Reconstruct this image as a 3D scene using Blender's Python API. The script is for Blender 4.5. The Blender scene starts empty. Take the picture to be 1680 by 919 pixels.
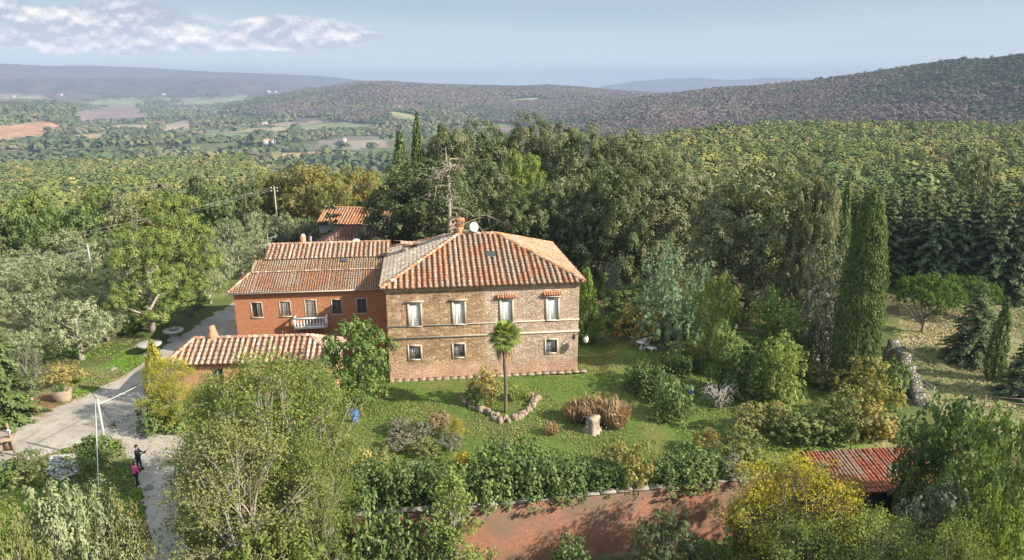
import bpy, math
import numpy as np
from mathutils import Vector

# ---------------------------------------------------------------- camera, sky, sun, exposure
SC = bpy.context.scene
COL = SC.collection
R = math.radians
F = 1165.0; PITCH = R(15.36); CAMH = 24.0
cam_d = bpy.data.cameras.new("camera"); cam = bpy.data.objects.new("camera", cam_d); COL.objects.link(cam)
cam.location = (0, 0, CAMH); cam.rotation_euler = (R(90) - PITCH, 0, 0)
cam_d.sensor_width = 36; cam_d.lens = F / 1680 * 36; cam_d.clip_start = 0.5; cam_d.clip_end = 60000
SC.camera = cam
SUN_AZ = R(-20.0); SUN_EL = R(31)          # azimuth measured from +X, so the sun stands right and a little behind the camera
sdir = Vector((math.cos(SUN_AZ) * math.cos(SUN_EL), math.sin(SUN_AZ) * math.cos(SUN_EL), math.sin(SUN_EL)))
sun_d = bpy.data.lights.new("sun", 'SUN'); sun_d.energy = 5.0; sun_d.angle = R(0.53); sun_d.color = (1.0, 0.93, 0.80)
sun = bpy.data.objects.new("sun", sun_d); COL.objects.link(sun)
sun.rotation_euler = (-sdir).to_track_quat('-Z', 'Y').to_euler()
SC.view_settings.view_transform = 'Standard'; SC.view_settings.look = 'None'
SC.view_settings.exposure = 1.1; SC.view_settings.gamma = 1.0; SC.view_settings.use_curve_mapping = False
SC.render.engine = 'CYCLES'
SC.cycles.max_bounces = 6; SC.cycles.diffuse_bounces = 3; SC.cycles.glossy_bounces = 2
SC.cycles.transmission_bounces = 4; SC.cycles.volume_bounces = 1; SC.cycles.transparent_max_bounces = 6
SC.cycles.use_denoising = True; SC.cycles.sample_clamp_indirect = 4.0

W = bpy.data.worlds.new("World"); SC.world = W; W.use_nodes = True
class NT:                                     # a small node-tree writer
    def __init__(s, nt): s.nt = nt; s.L = nt.links
    def n(s, t, **kw):
        nd = s.nt.nodes.new(t)
        for k, v in kw.items():
            if k.startswith('i_'):
                key = k[2:]; key = int(key) if key.isdigit() else key.replace('_', ' ')
                s.set(nd, key, v)
            else: setattr(nd, k, v)
        return nd
    def set(s, nd, key, v):
        sock = nd.inputs[key]
        if isinstance(v, bpy.types.NodeSocket): s.L.new(v, sock)
        else: sock.default_value = v
    def math(s, op, a, b=0.0, c=None, clamp=False):
        nd = s.n('ShaderNodeMath', operation=op, use_clamp=clamp); s.set(nd, 0, a); s.set(nd, 1, b)
        if c is not None: s.set(nd, 2, c)
        return nd.outputs[0]
    def mix(s, f, a, b, mode='MIX'):
        nd = s.n('ShaderNodeMix', data_type='RGBA', blend_type=mode, clamp_factor=True)
        s.set(nd, 0, f); s.set(nd, 6, a); s.set(nd, 7, b); return nd.outputs[2]
    def ramp(s, f, stops, interp='LINEAR'):
        nd = s.n('ShaderNodeValToRGB'); cr = nd.color_ramp; cr.interpolation = interp
        while len(cr.elements) < len(stops): cr.elements.new(0.5)
        for e, (p, c) in zip(cr.elements, stops):
            e.position = p; e.color = (c, c, c, 1) if isinstance(c, (int, float)) else (*c, 1)
        s.set(nd, 0, f); return nd.outputs[0]
    def noise(s, vec, scale, detail=4, rough=0.55, out=0):
        nd = s.n('ShaderNodeTexNoise'); s.set(nd, 'Scale', scale); s.set(nd, 'Detail', detail); s.set(nd, 'Roughness', rough)
        if vec is not None: s.L.new(vec, nd.inputs['Vector'])
        return nd.outputs[out]
    def comb(s, x, y, z=0.0):
        nd = s.n('ShaderNodeCombineXYZ'); s.set(nd, 0, x); s.set(nd, 1, y); s.set(nd, 2, z); return nd.outputs[0]
    def sep(s, v):
        nd = s.n('ShaderNodeSeparateXYZ'); s.L.new(v, nd.inputs[0]); return nd.outputs
def c4(c): return (c[0], c[1], c[2], 1.0)

def build_world():
    t = NT(W.node_tree); W.node_tree.nodes.clear()
    out = t.n('ShaderNodeOutputWorld'); bg = t.n('ShaderNodeBackground')
    sky = t.n('ShaderNodeTexSky', sky_type='NISHITA', sun_disc=False)
    sky.sun_elevation = SUN_EL; sky.sun_rotation = math.atan2(sdir.x, sdir.y); sky.altitude = 350
    sky.air_density = 1.0; sky.dust_density = 1.6; sky.ozone_density = 1.4
    g = t.n('ShaderNodeTexCoord').outputs['Generated']
    x, y, z = t.sep(g)
    yy = t.math('MAXIMUM', t.math('ABSOLUTE', y), 0.05)
    u = t.math('DIVIDE', x, yy); v = t.math('DIVIDE', z, yy)
    # thin high veil
    veil = t.noise(t.comb(t.math('MULTIPLY', u, 2.2), t.math('MULTIPLY', v, 17.0), 3.1), 1.5, 5, 0.6)
    veil = t.ramp(veil, [(0.36, 0.0), (0.72, 1.0)])
    base = t.mix(0.78, sky.outputs[0], (1.86, 2.37, 2.88, 1))
    base = t.mix(t.math('MULTIPLY', veil, 0.62), base, (2.85, 3.12, 3.4, 1))
    # cumulus bank low on the left: soft ellipses broken up by noise
    def bank(u0, v0, su, sv):
        a = t.math('DIVIDE', t.math('SUBTRACT', u, u0), su); b = t.math('DIVIDE', t.math('SUBTRACT', v, v0), sv)
        d = t.math('ADD', t.math('MULTIPLY', a, a), t.math('MULTIPLY', b, b))
        return t.math('SUBTRACT', 1.0, d, clamp=True)
    banks = None
    for q in [(-0.30, 0.069, 0.115, 0.023), (-0.54, 0.078, 0.19, 0.036), (-0.40, 0.058, 0.28, 0.019), (-0.70, 0.094, 0.11, 0.022),
              (-0.51, 0.045, 0.055, 0.009), (-0.60, 0.045, 0.05, 0.007), (-0.22, 0.062, 0.07, 0.010), (-0.74, 0.068, 0.07, 0.014), (-0.62, 0.058, 0.2, 0.016)]:
        b = bank(*q); banks = b if banks is None else t.math('MAXIMUM', banks, b)
    def dens(dv):
        vec = t.comb(t.math('MULTIPLY', u, 13.0), t.math('MULTIPLY', t.math('ADD', v, dv), 23.0), 0.7)
        n = t.noise(vec, 1.0, 6, 0.6)
        return t.math('SUBTRACT', t.math('ADD', t.math('MULTIPLY', banks, 0.75), n), 0.70)
    d0 = dens(0.0); d1 = dens(0.008)
    alpha = t.math('MULTIPLY', d0, 4.2, clamp=True)
    lit = t.math('ADD', t.math('MULTIPLY', t.math('SUBTRACT', d0, d1), 4.2), 0.22, clamp=True)
    ccol = t.mix(lit, (2.25, 2.5, 2.95, 1), (6.6, 6.1, 5.7, 1))  # sunlit tops and grey undersides painted into the cloud colour
    colr = t.mix(t.math('MULTIPLY', alpha, 0.9), base, ccol)
    colr = t.mix(1.0, colr, t.ramp(z, [(0.0, (2.5, 2.35, 2.2)), (0.02, (2.1, 2.0, 1.9)), (0.045, (1.45, 1.4, 1.36)), (0.10, 1.0), (0.55, (1.75, 1.72, 1.68))]), 'MULTIPLY')      # brightened at the horizon; unseen overhead part brightened to add fill light
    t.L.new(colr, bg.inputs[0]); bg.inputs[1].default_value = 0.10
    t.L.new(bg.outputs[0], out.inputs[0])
build_world()

# ---------------------------------------------------------------- helpers
def ray(px, py):
    a = (np.asarray(px, float) - 840) / F; b = (459.5 - np.asarray(py, float)) / F
    return a, np.cos(PITCH) + b * np.sin(PITCH), -np.sin(PITCH) + b * np.cos(PITCH)
def ground(px, py, z=0.0):                    # where the sight line of a photo point meets height z
    a, b, c = ray(px, py); t = (z - CAMH) / c
    return float(a * t), float(b * t)
def slope_of(px, py):
    a, b, c = ray(px, py); return c / np.hypot(a, b)
def dir_of(px, py):
    a, b, c = ray(px, py); k = np.hypot(a, b); return a / k, b / k
def sm(a, b, x):
    t = np.clip((np.asarray(x, float) - a) / (b - a), 0, 1); return t * t * (3 - 2 * t)

def vnoise(x, y, seed=0):
    xi = np.floor(x).astype(np.int64); yi = np.floor(y).astype(np.int64); xf = x - xi; yf = y - yi
    def h(i, j):
        n = (i * 374761393 + j * 668265263 + seed * 974634541) & 0xffffffff
        n = ((n ^ (n >> 13)) * 1274126177) & 0xffffffff
        return ((n ^ (n >> 16)) & 0xffff) / 65535.0
    u = xf * xf * (3 - 2 * xf); v = yf * yf * (3 - 2 * yf)
    return (h(xi, yi) * (1 - u) + h(xi + 1, yi) * u) * (1 - v) + (h(xi, yi + 1) * (1 - u) + h(xi + 1, yi + 1) * u) * v
def fbm(x, y, seed=0, octv=4):
    x = np.asarray(x, float); y = np.asarray(y, float)
    s = 0; a = 0.5; tot = 0
    for k in range(octv):
        s = s + a * vnoise(x, y, seed + k * 17); tot += a; a *= 0.5; x = x * 2.03 + 11.3; y = y * 2.03 + 5.7
    return s / tot

class Geo:                                     # collects quads with a random number or a colour per face
    def __init__(s): s.V = []; s.Q = []; s.C = []; s.n = 0
    def add(s, V, Q, C):
        V = np.asarray(V, float).reshape(-1, 3); Q = np.asarray(Q, int).reshape(-1, 4)
        C = np.asarray(C, float)
        if C.ndim == 1 and C.shape[0] == 3 and len(Q) != 3: C = np.tile(C, (len(Q), 1))
        elif C.ndim == 0: C = np.full(len(Q), float(C))
        elif C.ndim == 1 and C.shape[0] == 3: C = np.tile(C, (len(Q), 1))
        s.V.append(V); s.Q.append(Q + s.n); s.C.append(C); s.n += len(V)
    def box(s, x0, x1, y0, y1, z0, z1, c=0.5):
        V = [(x0,y0,z0),(x1,y0,z0),(x1,y1,z0),(x0,y1,z0),(x0,y0,z1),(x1,y0,z1),(x1,y1,z1),(x0,y1,z1)]
        s.add(V, [(0,3,2,1),(4,5,6,7),(0,1,5,4),(1,2,6,5),(2,3,7,6),(3,0,4,7)], c)
    def quad(s, a, b, c, d, col=0.5): s.add([a, b, c, d], [(0, 1, 2, 3)], col)
    def tube(s, P, rad, n=6, c=0.5, caps=True):
        P = np.asarray(P, float); rad = np.broadcast_to(np.asarray(rad, float), (len(P),))
        T = np.gradient(P, axis=0); T /= np.linalg.norm(T, axis=1, keepdims=True) + 1e-9
        ref = np.array([0.31, 0.95, 0.05]) if abs(T[:, 2]).mean() > 0.6 else np.array([0.02, 0.05, 1.0])
        A = np.cross(T, ref); A /= np.linalg.norm(A, axis=1, keepdims=True) + 1e-9; B = np.cross(T, A)
        an = np.linspace(0, 2 * np.pi, n, endpoint=False)
        V = P[:, None] + rad[:, None, None] * (np.cos(an)[None, :, None] * A[:, None] + np.sin(an)[None, :, None] * B[:, None])
        m = len(P); i = np.arange(m - 1)[:, None] * n; j = np.arange(n)[None]; k = (j + 1) % n
        Q = np.stack([i + j, i + k, i + n + k, i + n + j], -1).reshape(-1, 4)
        V = V.reshape(-1, 3)
        if caps:
            V = np.vstack([V, P[0], P[-1]]); b0 = m * n
            q0 = [(b0, (q + 2) % n, (q + 1) % n, q) for q in range(0, n, 2)]
            e = (m - 1) * n
            q1 = [(b0 + 1, e + q, e + (q + 1) % n, e + (q + 2) % n) for q in range(0, n, 2)]
            Q = np.vstack([Q, q0, q1])
        s.add(V, Q, c)
    def lathe(s, prof, n=16, c=0.5, cx=0, cy=0):
        prof = np.asarray(prof, float); an = np.linspace(0, 2 * np.pi, n, endpoint=False); m = len(prof)
        V = np.stack([cx + prof[:, 0:1] * np.cos(an), cy + prof[:, 0:1] * np.sin(an), np.repeat(prof[:, 1:2], n, 1)], -1).reshape(-1, 3)
        i = np.arange(m - 1)[:, None] * n; j = np.arange(n)[None]; k = (j + 1) % n
        s.add(V, np.stack([i + j, i + k, i + n + k, i + n + j], -1).reshape(-1, 4), c)
    def mesh(s, name, mat=None, smooth=False):
        V = np.vstack(s.V); Q = np.vstack(s.Q); me = bpy.data.meshes.new(name)
        me.vertices.add(len(V)); me.vertices.foreach_set('co', V.astype(np.float32).ravel())
        me.loops.add(Q.size); me.loops.foreach_set('vertex_index', Q.astype(np.int32).ravel())
        me.polygons.add(len(Q)); me.polygons.foreach_set('loop_start', np.arange(0, Q.size, 4, dtype=np.int32))
        if smooth: me.polygons.foreach_set('use_smooth', np.ones(len(Q), bool))
        me.update(calc_edges=True)
        C = [np.asarray(c, float) for c in s.C]
        if any(c.ndim == 2 for c in C):
            C = np.vstack([c if c.ndim == 2 else np.repeat(c[:, None], 3, 1) for c in C])
            at = me.attributes.new('Col', 'FLOAT_COLOR', 'FACE')
            at.data.foreach_set('color', np.hstack([C, np.ones((len(C), 1))]).astype(np.float32).ravel())
        else:
            at = me.attributes.new('rnd', 'FLOAT', 'FACE'); at.data.foreach_set('value', np.concatenate(C).astype(np.float32))
        if mat: me.materials.append(mat)
        return me
    def build(s, name, mat, parent=None, smooth=False):
        o = bpy.data.objects.new(name, s.mesh(name, mat, smooth)); COL.objects.link(o)
        if parent is not None: o.parent = parent
        return o
def tag(o, label=None, cat=None, group=None, kind=None):
    if label: o['label'] = label
    if cat: o['category'] = cat
    if group: o['group'] = group
    if kind: o['kind'] = kind
    return o
def empty(name, loc, rz=0, label=None, cat=None, group=None):
    o = bpy.data.objects.new(name, None); COL.objects.link(o); o.empty_display_size = 0.3
    o.location = loc; o.rotation_euler = (0, 0, rz); return tag(o, label, cat, group)
def copy_tree(o, parent=None):
    c = o.copy(); COL.objects.link(c); c.parent = parent
    for ch in o.children: copy_tree(ch, c)
    return c

# ---------------------------------------------------------------- materials
def new_mat(name):
    m = bpy.data.materials.new(name); m.use_nodes = True; m.node_tree.nodes.clear(); t = NT(m.node_tree)
    out = t.n('ShaderNodeOutputMaterial'); return m, t, out
def mat_plain(name, col, rough=0.7, var=0.25, scale=3.0, metal=0.0, bump=0.0, spec=0.3):
    m, t, out = new_mat(name); p = t.n('ShaderNodeBsdfPrincipled')
    v = t.n('ShaderNodeTexCoord').outputs['Object']
    n = t.noise(v, scale, 5, 0.6); n2 = t.noise(v, scale * 6.3, 3, 0.6)
    f = t.math('ADD', t.math('MULTIPLY', n, 0.6), t.math('MULTIPLY', n2, 0.4))
    lo = [c * (1 - var) for c in col]; hi = [min(1, c * (1 + var)) for c in col]
    t.L.new(t.ramp(f, [(0.3, lo), (0.7, hi)]), p.inputs['Base Color'])
    p.inputs['Roughness'].default_value = rough; p.inputs['Metallic'].default_value = metal; p.inputs['Specular IOR Level'].default_value = spec
    if bump:
        b = t.n('ShaderNodeBump'); b.inputs['Strength'].default_value = bump; b.inputs['Distance'].default_value = 0.03
        t.L.new(n2, b.inputs['Height']); t.L.new(b.outputs[0], p.inputs['Normal'])
    t.L.new(p.outputs[0], out.inputs[0]); return m
def mat_attr(name, rough=0.85, var=0.2, scale=8.0, spec=0.2):       # colour comes with each face; noise breaks it up
    m, t, out = new_mat(name); p = t.n('ShaderNodeBsdfPrincipled')
    a = t.n('ShaderNodeAttribute', attribute_name='Col').outputs['Color']
    n = t.noise(t.n('ShaderNodeTexCoord').outputs['Object'], scale, 4, 0.65)
    t.L.new(t.mix(1.0, a, t.ramp(n, [(0.3, 1 - var), (0.7, 1 + var)]), 'MULTIPLY'), p.inputs['Base Color'])
    p.inputs['Roughness'].default_value = rough; p.inputs['Specular IOR Level'].default_value = spec
    t.L.new(p.outputs[0], out.inputs[0]); return m
LEAF_GAIN = 1.58
def mat_leaf(name, cols, objvar=0.3, trans=0.3, gloss=0.0, patch=0.0):   # cols: three to five leaf colours, chosen per leaf
    m, t, out = new_mat(name)
    r = t.n('ShaderNodeAttribute', attribute_name='rnd').outputs['Fac']
    o = t.n('ShaderNodeObjectInfo').outputs['Random']
    f = t.math('ADD', r, t.math('MULTIPLY', t.math('SUBTRACT', o, 0.5), objvar))
    if patch:
        nz = t.noise(t.n('ShaderNodeTexCoord').outputs['Object'], 0.45, 2, 0.5)
        f = t.math('ADD', f, t.math('MULTIPLY', t.math('SUBTRACT', nz, 0.5), patch))
    cols = [tuple(v * LEAF_GAIN for v in q) for q in cols]; n = len(cols); c = t.ramp(f, [(k / (n - 1), q) for k, q in enumerate(cols)])
    d = t.n('ShaderNodeBsdfDiffuse'); tr = t.n('ShaderNodeBsdfTranslucent'); mx = t.n('ShaderNodeMixShader')
    t.L.new(c, d.inputs[0]); t.L.new(t.mix(1.0, c, (1.25, 1.2, 0.6, 1), 'MULTIPLY'), tr.inputs[0])
    mx.inputs[0].default_value = trans; t.L.new(d.outputs[0], mx.inputs[1]); t.L.new(tr.outputs[0], mx.inputs[2])
    sh = mx.outputs[0]
    if gloss:
        gl = t.n('ShaderNodeBsdfGlossy'); gl.inputs['Roughness'].default_value = 0.5; m2 = t.n('ShaderNodeMixShader')
        m2.inputs[0].default_value = gloss * 0.3; t.L.new(sh, m2.inputs[1]); t.L.new(gl.outputs[0], m2.inputs[2]); sh = m2.outputs[0]
    t.L.new(sh, out.inputs[0]); return m

# ---------------------------------------------------------------- terrain: one sheet from under the camera to the last ridge
def col_of(x, y):                              # bearing, written as the photo column it has on the horizon
    yy = np.maximum(np.asarray(y, float), 1e-3)
    return np.clip(840 + F * (np.asarray(x, float) / yy) / math.cos(PITCH), -2500, 4200)
def ip(t, pts): p = np.array(pts, float); return np.interp(t, p[:, 0], p[:, 1])
SKY_R = [(640,262),(760,206),(850,194),(930,186),(1000,173),(1060,161),(1120,155),(1180,147),(1230,145),(1330,135),(1420,122),(1500,110),(1560,101),(1620,99),(1660,93),(1720,92),(1900,95),(2600,90)]
SKY_C = [(250,215),(330,195),(380,175),(440,160),(500,149),(560,140),(600,135),(640,135),(700,139),(760,141),(850,143),(900,141),(950,144),(1000,149),(1060,154),(1130,160),(1300,170),(1700,180)]
SKY_F = [(-1500,118),(-300,116),(0,120),(60,126),(130,127),(300,126),(430,131),(500,140),(600,150),(800,160)]
SKY_B = [(-1500,100),(-300,100),(0,103),(80,107),(160,107),(240,110),(350,117),(450,120),(530,124),(590,131),(680,137),(900,150)]
SKY_G = [(-1500,150),(-300,154),(0,163),(60,168),(110,178),(150,200),(200,215)]
SKY_M = [(900,160),(1000,139),(1040,133),(1100,128),(1150,127),(1200,131),(1260,127),(1330,128),(1500,133),(1800,140)]
def ridge(xc, d, sky, D, t0, zb, back=0.55):
    zr = CAMH + D * slope_of(xc, ip(xc, sky)) - 3
    t = d / D
    p = np.where(t < 1, sm(t0, 1.0, t) * 0.35 + 0.65 * np.clip((t - t0) / (1 - t0), 0, 1), 1 - back * sm(1, 1.7, t))
    return np.where(t > t0, zb + (zr - zb) * p, -1e4), np.clip((t - t0) / (1 - t0), 0, 1)
WALL_Y = [(-60,33.0),(-10.1,34.9),(-1.8,36.0),(13.4,38.7),(17,39.5),(19.4,42.9),(28.3,44.2),(32,43),(60,45)]
def height(x, y):
    x = np.asarray(x, float); y = np.asarray(y, float)
    d = np.hypot(x, y); xc = col_of(x, y)
    xcl = np.where(y > 0, xc, np.where(x < 0, -2500, 4200))
    L1 = ip(d, [(0,0),(105,0),(150,-5),(230,-15),(400,-24),(580,-32),(860,-70),(1e5,-70)])
    L2 = ip(d, [(0,0),(105,0),(150,-5),(230,-14),(330,-21),(600,-68),(700,-70),(1e5,-70)])
    w2 = sm(390, 480, xcl); L = L1 * (1 - w2) + L2 * w2
    Rr = ip(d * 575 / np.interp(xcl, [1000, 1090, 1180, 1330, 1700], [290, 380, 455, 540, 590]), [(0,0),(110,0),(150,-2),(500,-4),(560,-8),(780,-50),(1e5,-60)])
    wr = sm(640, 1000, xcl); z = L * (1 - wr) + Rr * wr
    far = sm(850, 1300, d)
    z = z + far * 16 * (fbm(x / 420, y / 420, 3, 3) - 0.5) + sm(115, 260, d) * (1 - far) * 3.0 * (fbm(x / 60, y / 60, 9, 3) - 0.5)
    for sky, D, t0, zb, amp in ((SKY_G, 2200, 0.72, -72, 10), (SKY_R, np.interp(xcl, [700, 1100, 1700], [2000, 1600, 1200]), 0.58, -60, 26),
                                (SKY_C, 2800, np.interp(xcl, [250, 420, 640, 1100], [0.80, 0.62, 0.46, 0.46]), -72, 60),
                                (SKY_F, 4700, 0.78, -74, 150), (SKY_B, 6400, 0.82, -60, 130), (SKY_M, 9300, 0.86, -60, 40)):
        rz, t = ridge(xcl, d, sky, D, t0, zb)
        gul = (fbm(x / (D * 0.11), y / (D * 0.11), 5, 4) - 0.5) * amp * 4 * t * np.clip(1 - t, 0, 1)
        z = np.maximum(z, rz + gul)
    # terrace in front of the garden wall
    drop = sm(0.0, 0.45, ip(x, WALL_Y) + 0.52 - y) * sm(-13.5, -10.4, x)
    soft = sm(0, 5.0, ip(x, WALL_Y) - y) * sm(-13.5, -10.4, x)
    ws = sm(26.5, 30, x)
    return z - 3.6 * (drop * (1 - ws) + soft * ws) - 2.0 * soft * (1 - sm(20, 34, y))
def hz(x, y): return float(height(np.array([x]), np.array([y]))[0])
def project(x, y, z):
    q = z - CAMH; dep = y * math.cos(PITCH) - q * math.sin(PITCH); b = y * math.sin(PITCH) + q * math.cos(PITCH)
    dep = np.maximum(dep, 0.5); return 840 + F * x / dep, 459.5 - F * b / dep
def inside(px, py, poly):
    r = np.zeros(px.shape, bool); n = len(poly)
    for i in range(n):
        x0, y0 = poly[i]; x1, y1 = poly[(i + 1) % n]
        if y0 == y1: continue
        k = ((y0 > py) != (y1 > py)) & (px < (x1 - x0) * (py - y0) / (y1 - y0) + x0); r ^= k
    return r
FOREST_G = np.array((0.055, 0.075, 0.028)); FOREST_P = np.array((0.115, 0.085, 0.07)); FOREST_B = np.array((0.13, 0.085, 0.045))
FIELDS = [([(-40,212),(95,200),(103,213),(60,221),(-40,236)], (0.40,0.22,0.13)), ([(-40,237),(60,222),(100,217),(62,232),(-40,244)], (0.26,0.21,0.13)),
    ([(120,222),(180,218),(182,228),(150,236),(115,229)], (0.36,0.26,0.15)), ([(118,184),(220,170),(243,196),(215,202),(135,200)], (0.21,0.15,0.13)),
    ([(265,206),(310,196),(316,212),(270,216)], (0.31,0.25,0.18)), ([(190,205),(246,205),(240,215),(180,216)], (0.32,0.24,0.17)),
    ([(325,214),(400,218),(422,232),(350,229)], (0.15,0.18,0.085)), ([(380,236),(440,234),(462,246),(400,246)], (0.37,0.29,0.17)),
    ([(458,252),(528,249),(520,263),(470,266)], (0.38,0.25,0.15)), ([(-40,155),(70,154),(82,163),(-40,168)], (0.22,0.19,0.13)),
    ([(150,166),(222,160),(243,172),(150,176)], (0.19,0.21,0.11)), ([(300,160),(412,156),(402,169),(300,173)], (0.19,0.20,0.12)),
    ([(470,235),(530,231),(575,224),(640,225),(600,246),(480,246)], (0.17,0.15,0.12)), ([(632,182),(662,185),(724,197),(702,200),(640,191)], (0.30,0.28,0.14)),
    ([(822,164),(880,160),(906,166),(830,168)], (0.20,0.22,0.12)), ([(640,186),(700,201),(690,207),(640,196)], (0.19,0.19,0.10))]
def paint(x, y, z):
    d = np.hypot(x, y); xc = col_of(x, y); n1 = fbm(x / 9, y / 9, 21, 4); n2 = fbm(x / 2.1, y / 2.1, 22, 3)
    px, py = project(x, y, z)
    C = np.zeros((len(x), 3))
    # far country
    big = fbm(x / 260, y / 260, 31, 4)[:, None]; mid = fbm(x / 55, y / 55, 32, 4)[:, None]
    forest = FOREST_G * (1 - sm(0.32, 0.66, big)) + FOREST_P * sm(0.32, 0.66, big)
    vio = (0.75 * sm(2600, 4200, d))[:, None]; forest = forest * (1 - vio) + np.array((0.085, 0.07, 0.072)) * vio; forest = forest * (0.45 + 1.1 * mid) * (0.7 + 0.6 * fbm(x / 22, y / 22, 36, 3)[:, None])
    cs = 210.0; jx = x + 60 * (fbm(x / 300, y / 300, 41, 2) - .5); jy = y + 60 * (fbm(x / 300, y / 300, 42, 2) - .5)
    best = np.full(len(x), 1e9); cid = np.zeros(len(x))
    gx = np.floor(jx / cs); gy = np.floor(jy / cs)
    for i in (-1, 0, 1):
        for j in (-1, 0, 1):
            cx = gx + i; cy = gy + j; r1 = vnoise(cx, cy, 51); r2 = vnoise(cx, cy, 52)
            dd = np.hypot((cx + r1) * cs - jx, (cy + r2) * cs - jy); k = dd < best; best = np.where(k, dd, best); cid = np.where(k, vnoise(cx, cy, 53), cid)
    pal = 1.25 * np.array([(0.06,0.08,0.032),(0.10,0.115,0.055),(0.15,0.16,0.08),(0.20,0.155,0.115),(0.165,0.12,0.10),(0.07,0.085,0.04),(0.12,0.13,0.065),(0.24,0.19,0.12)])
    valley = pal[(cid * 7.999).astype(int)] * (0.8 + 0.4 * mid)
    steep = np.hypot(height(x + 12, y) - z, height(x, y + 12) - z) / 12
    wv = ((1 - sm(-40, -10, z)) * (1 - sm(0.10, 0.2, steep)) * sm(850, 1000, d) * (1 - sm(820, 980, xc)))[:, None]
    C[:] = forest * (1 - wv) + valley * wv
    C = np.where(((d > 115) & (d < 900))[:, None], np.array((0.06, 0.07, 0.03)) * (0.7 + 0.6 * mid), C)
    wx = px + 9 * (n1 - .5); wy = py + 3 * (n2 - .5)
    for poly, c in FIELDS:
        k = inside(wx, wy, poly) & (d > 700); C[k] = np.array(c) * (0.85 + 0.3 * mid[k])
    # home ground
    grass = np.array((0.10, 0.122, 0.038)) * (0.7 + 0.6 * n1[:, None])
    dry = np.array((0.34, 0.28, 0.15)) * (0.75 + 0.5 * n2[:, None]); soil = np.array((0.25, 0.140, 0.075)) * (0.8 + 0.4 * n2[:, None])
    near = grass * (1 - sm(0.5, 0.72, n1)[:, None] * 0.6) + dry * sm(0.5, 0.72, n1)[:, None] * 0.6
    wx = px + 34 * (n1 - .5) + 14 * (n2 - .5); wy = py + 16 * (n1 - .5) + 8 * (n2 - .5)
    def lay(poly, col, amt=1.0, k2=None):
        k = inside(wx, wy, poly)
        near[k] = near[k] * (1 - amt) + (col[k] if np.ndim(col) == 2 else np.array(col)) * amt
    lay([(1470,438),(1720,430),(1720,760),(1560,700),(1480,600)], dry * (1 - (.25 + .5 * sm(.4,.7,n1)[:, None])) + grass * 1.25 * (.25 + .5 * sm(.4,.7,n1)[:, None]))
    lay([(1480,480),(1560,470),(1640,600),(1640,640),(1500,600)], np.array((0.20,0.145,0.085)) * (0.7 + .6 * n2[:, None]), 0.4)
    lay([(1480,590),(1720,640),(1720,720),(1560,690)], grass * 1.3, 0.5)
    lawn = np.array((0.115, 0.168, 0.036)) * (0.75 + 0.5 * n1[:, None])
    lawn = lawn * (1 - 0.55 * sm(0.52, 0.68, n2)[:, None]) + np.array((0.19, 0.165, 0.06)) * 0.55 * sm(0.52, 0.68, n2)[:, None]
    lay([(560,610),(640,622),(950,600),(945,530),(1150,530),(1300,600),(1480,640),(1400,780),(1190,810),(790,850),(540,860),(560,700)], lawn)
    lay([(560,690),(640,640),(650,680),(600,760),(560,800)], np.array((0.20, 0.165, 0.07)) * (0.7 + .6 * n2[:, None]), 0.4)
    lay([(-60,690),(60,655),(128,640),(150,652),(60,688),(-60,740)], soil, 0.9)
    lay([(100,660),(128,625),(170,596),(240,560),(262,572),(200,620),(150,650)], np.array((0.125, 0.235, 0.03)) * (0.8 + .4 * n2[:, None]), 0.95)
    lay([(190,640),(250,598),(285,575),(262,562),(220,590)], dry, 0.5)
    lay([(985,552),(1060,538),(1120,528),(1140,540),(1010,566)], (0.30, 0.24, 0.16), 0.8)
    lay([(1300,588),(1330,580),(1420,582),(1420,602),(1310,604)], (0.42, 0.36, 0.27), 0.9)
    lay([(600,430),(1480,430),(1480,520),(1140,545),(960,520),(600,500)], np.array((0.10, 0.075, 0.04)) * (0.7 + .6 * n2[:, None]), 0.7)
    low = ((y < ip(x, WALL_Y) - 0.3) & (x > -11))[:, None]
    near = np.where(low, np.array((0.13, 0.085, 0.045)) * (0.7 + .6 * n2[:, None]) * (1 - .5 * sm(.5,.6,n1)[:, None]) + grass * .5 * sm(.5,.6,n1)[:, None], near)
    wn = (1 - sm(100, 125, d))[:, None]
    return near * wn + C * (1 - wn)
def ground_material():
    m, t, out = new_mat("ground_cover"); p = t.n('ShaderNodeBsdfPrincipled')
    a = t.n('ShaderNodeAttribute', attribute_name='Col').outputs['Color']; v = t.n('ShaderNodeTexCoord').outputs['Object']
    n1 = t.noise(v, 3.2, 5, 0.65); n2 = t.noise(v, 0.045, 6, 0.7)
    c = t.mix(1.0, a, t.ramp(n1, [(0.25, 0.66), (0.75, 1.34)]), 'MULTIPLY'); c = t.mix(1.0, c, t.ramp(n2, [(0.3, 0.72), (0.7, 1.28)]), 'MULTIPLY'); c = t.mix(1.0, c, t.ramp(t.noise(v, 0.007, 4, 0.6), [(0.35, 0.74), (0.65, 1.2)]), 'MULTIPLY')
    t.L.new(c, p.inputs['Base Color']); p.inputs['Roughness'].default_value = 0.95; p.inputs['Specular IOR Level'].default_value = 0.08
    b = t.n('ShaderNodeBump'); b.inputs['Strength'].default_value = 0.5; b.inputs['Distance'].default_value = 0.12
    t.L.new(n1, b.inputs['Height']); t.L.new(b.outputs[0], p.inputs['Normal'])
    t.L.new(p.outputs[0], out.inputs[0]); return m
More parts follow.
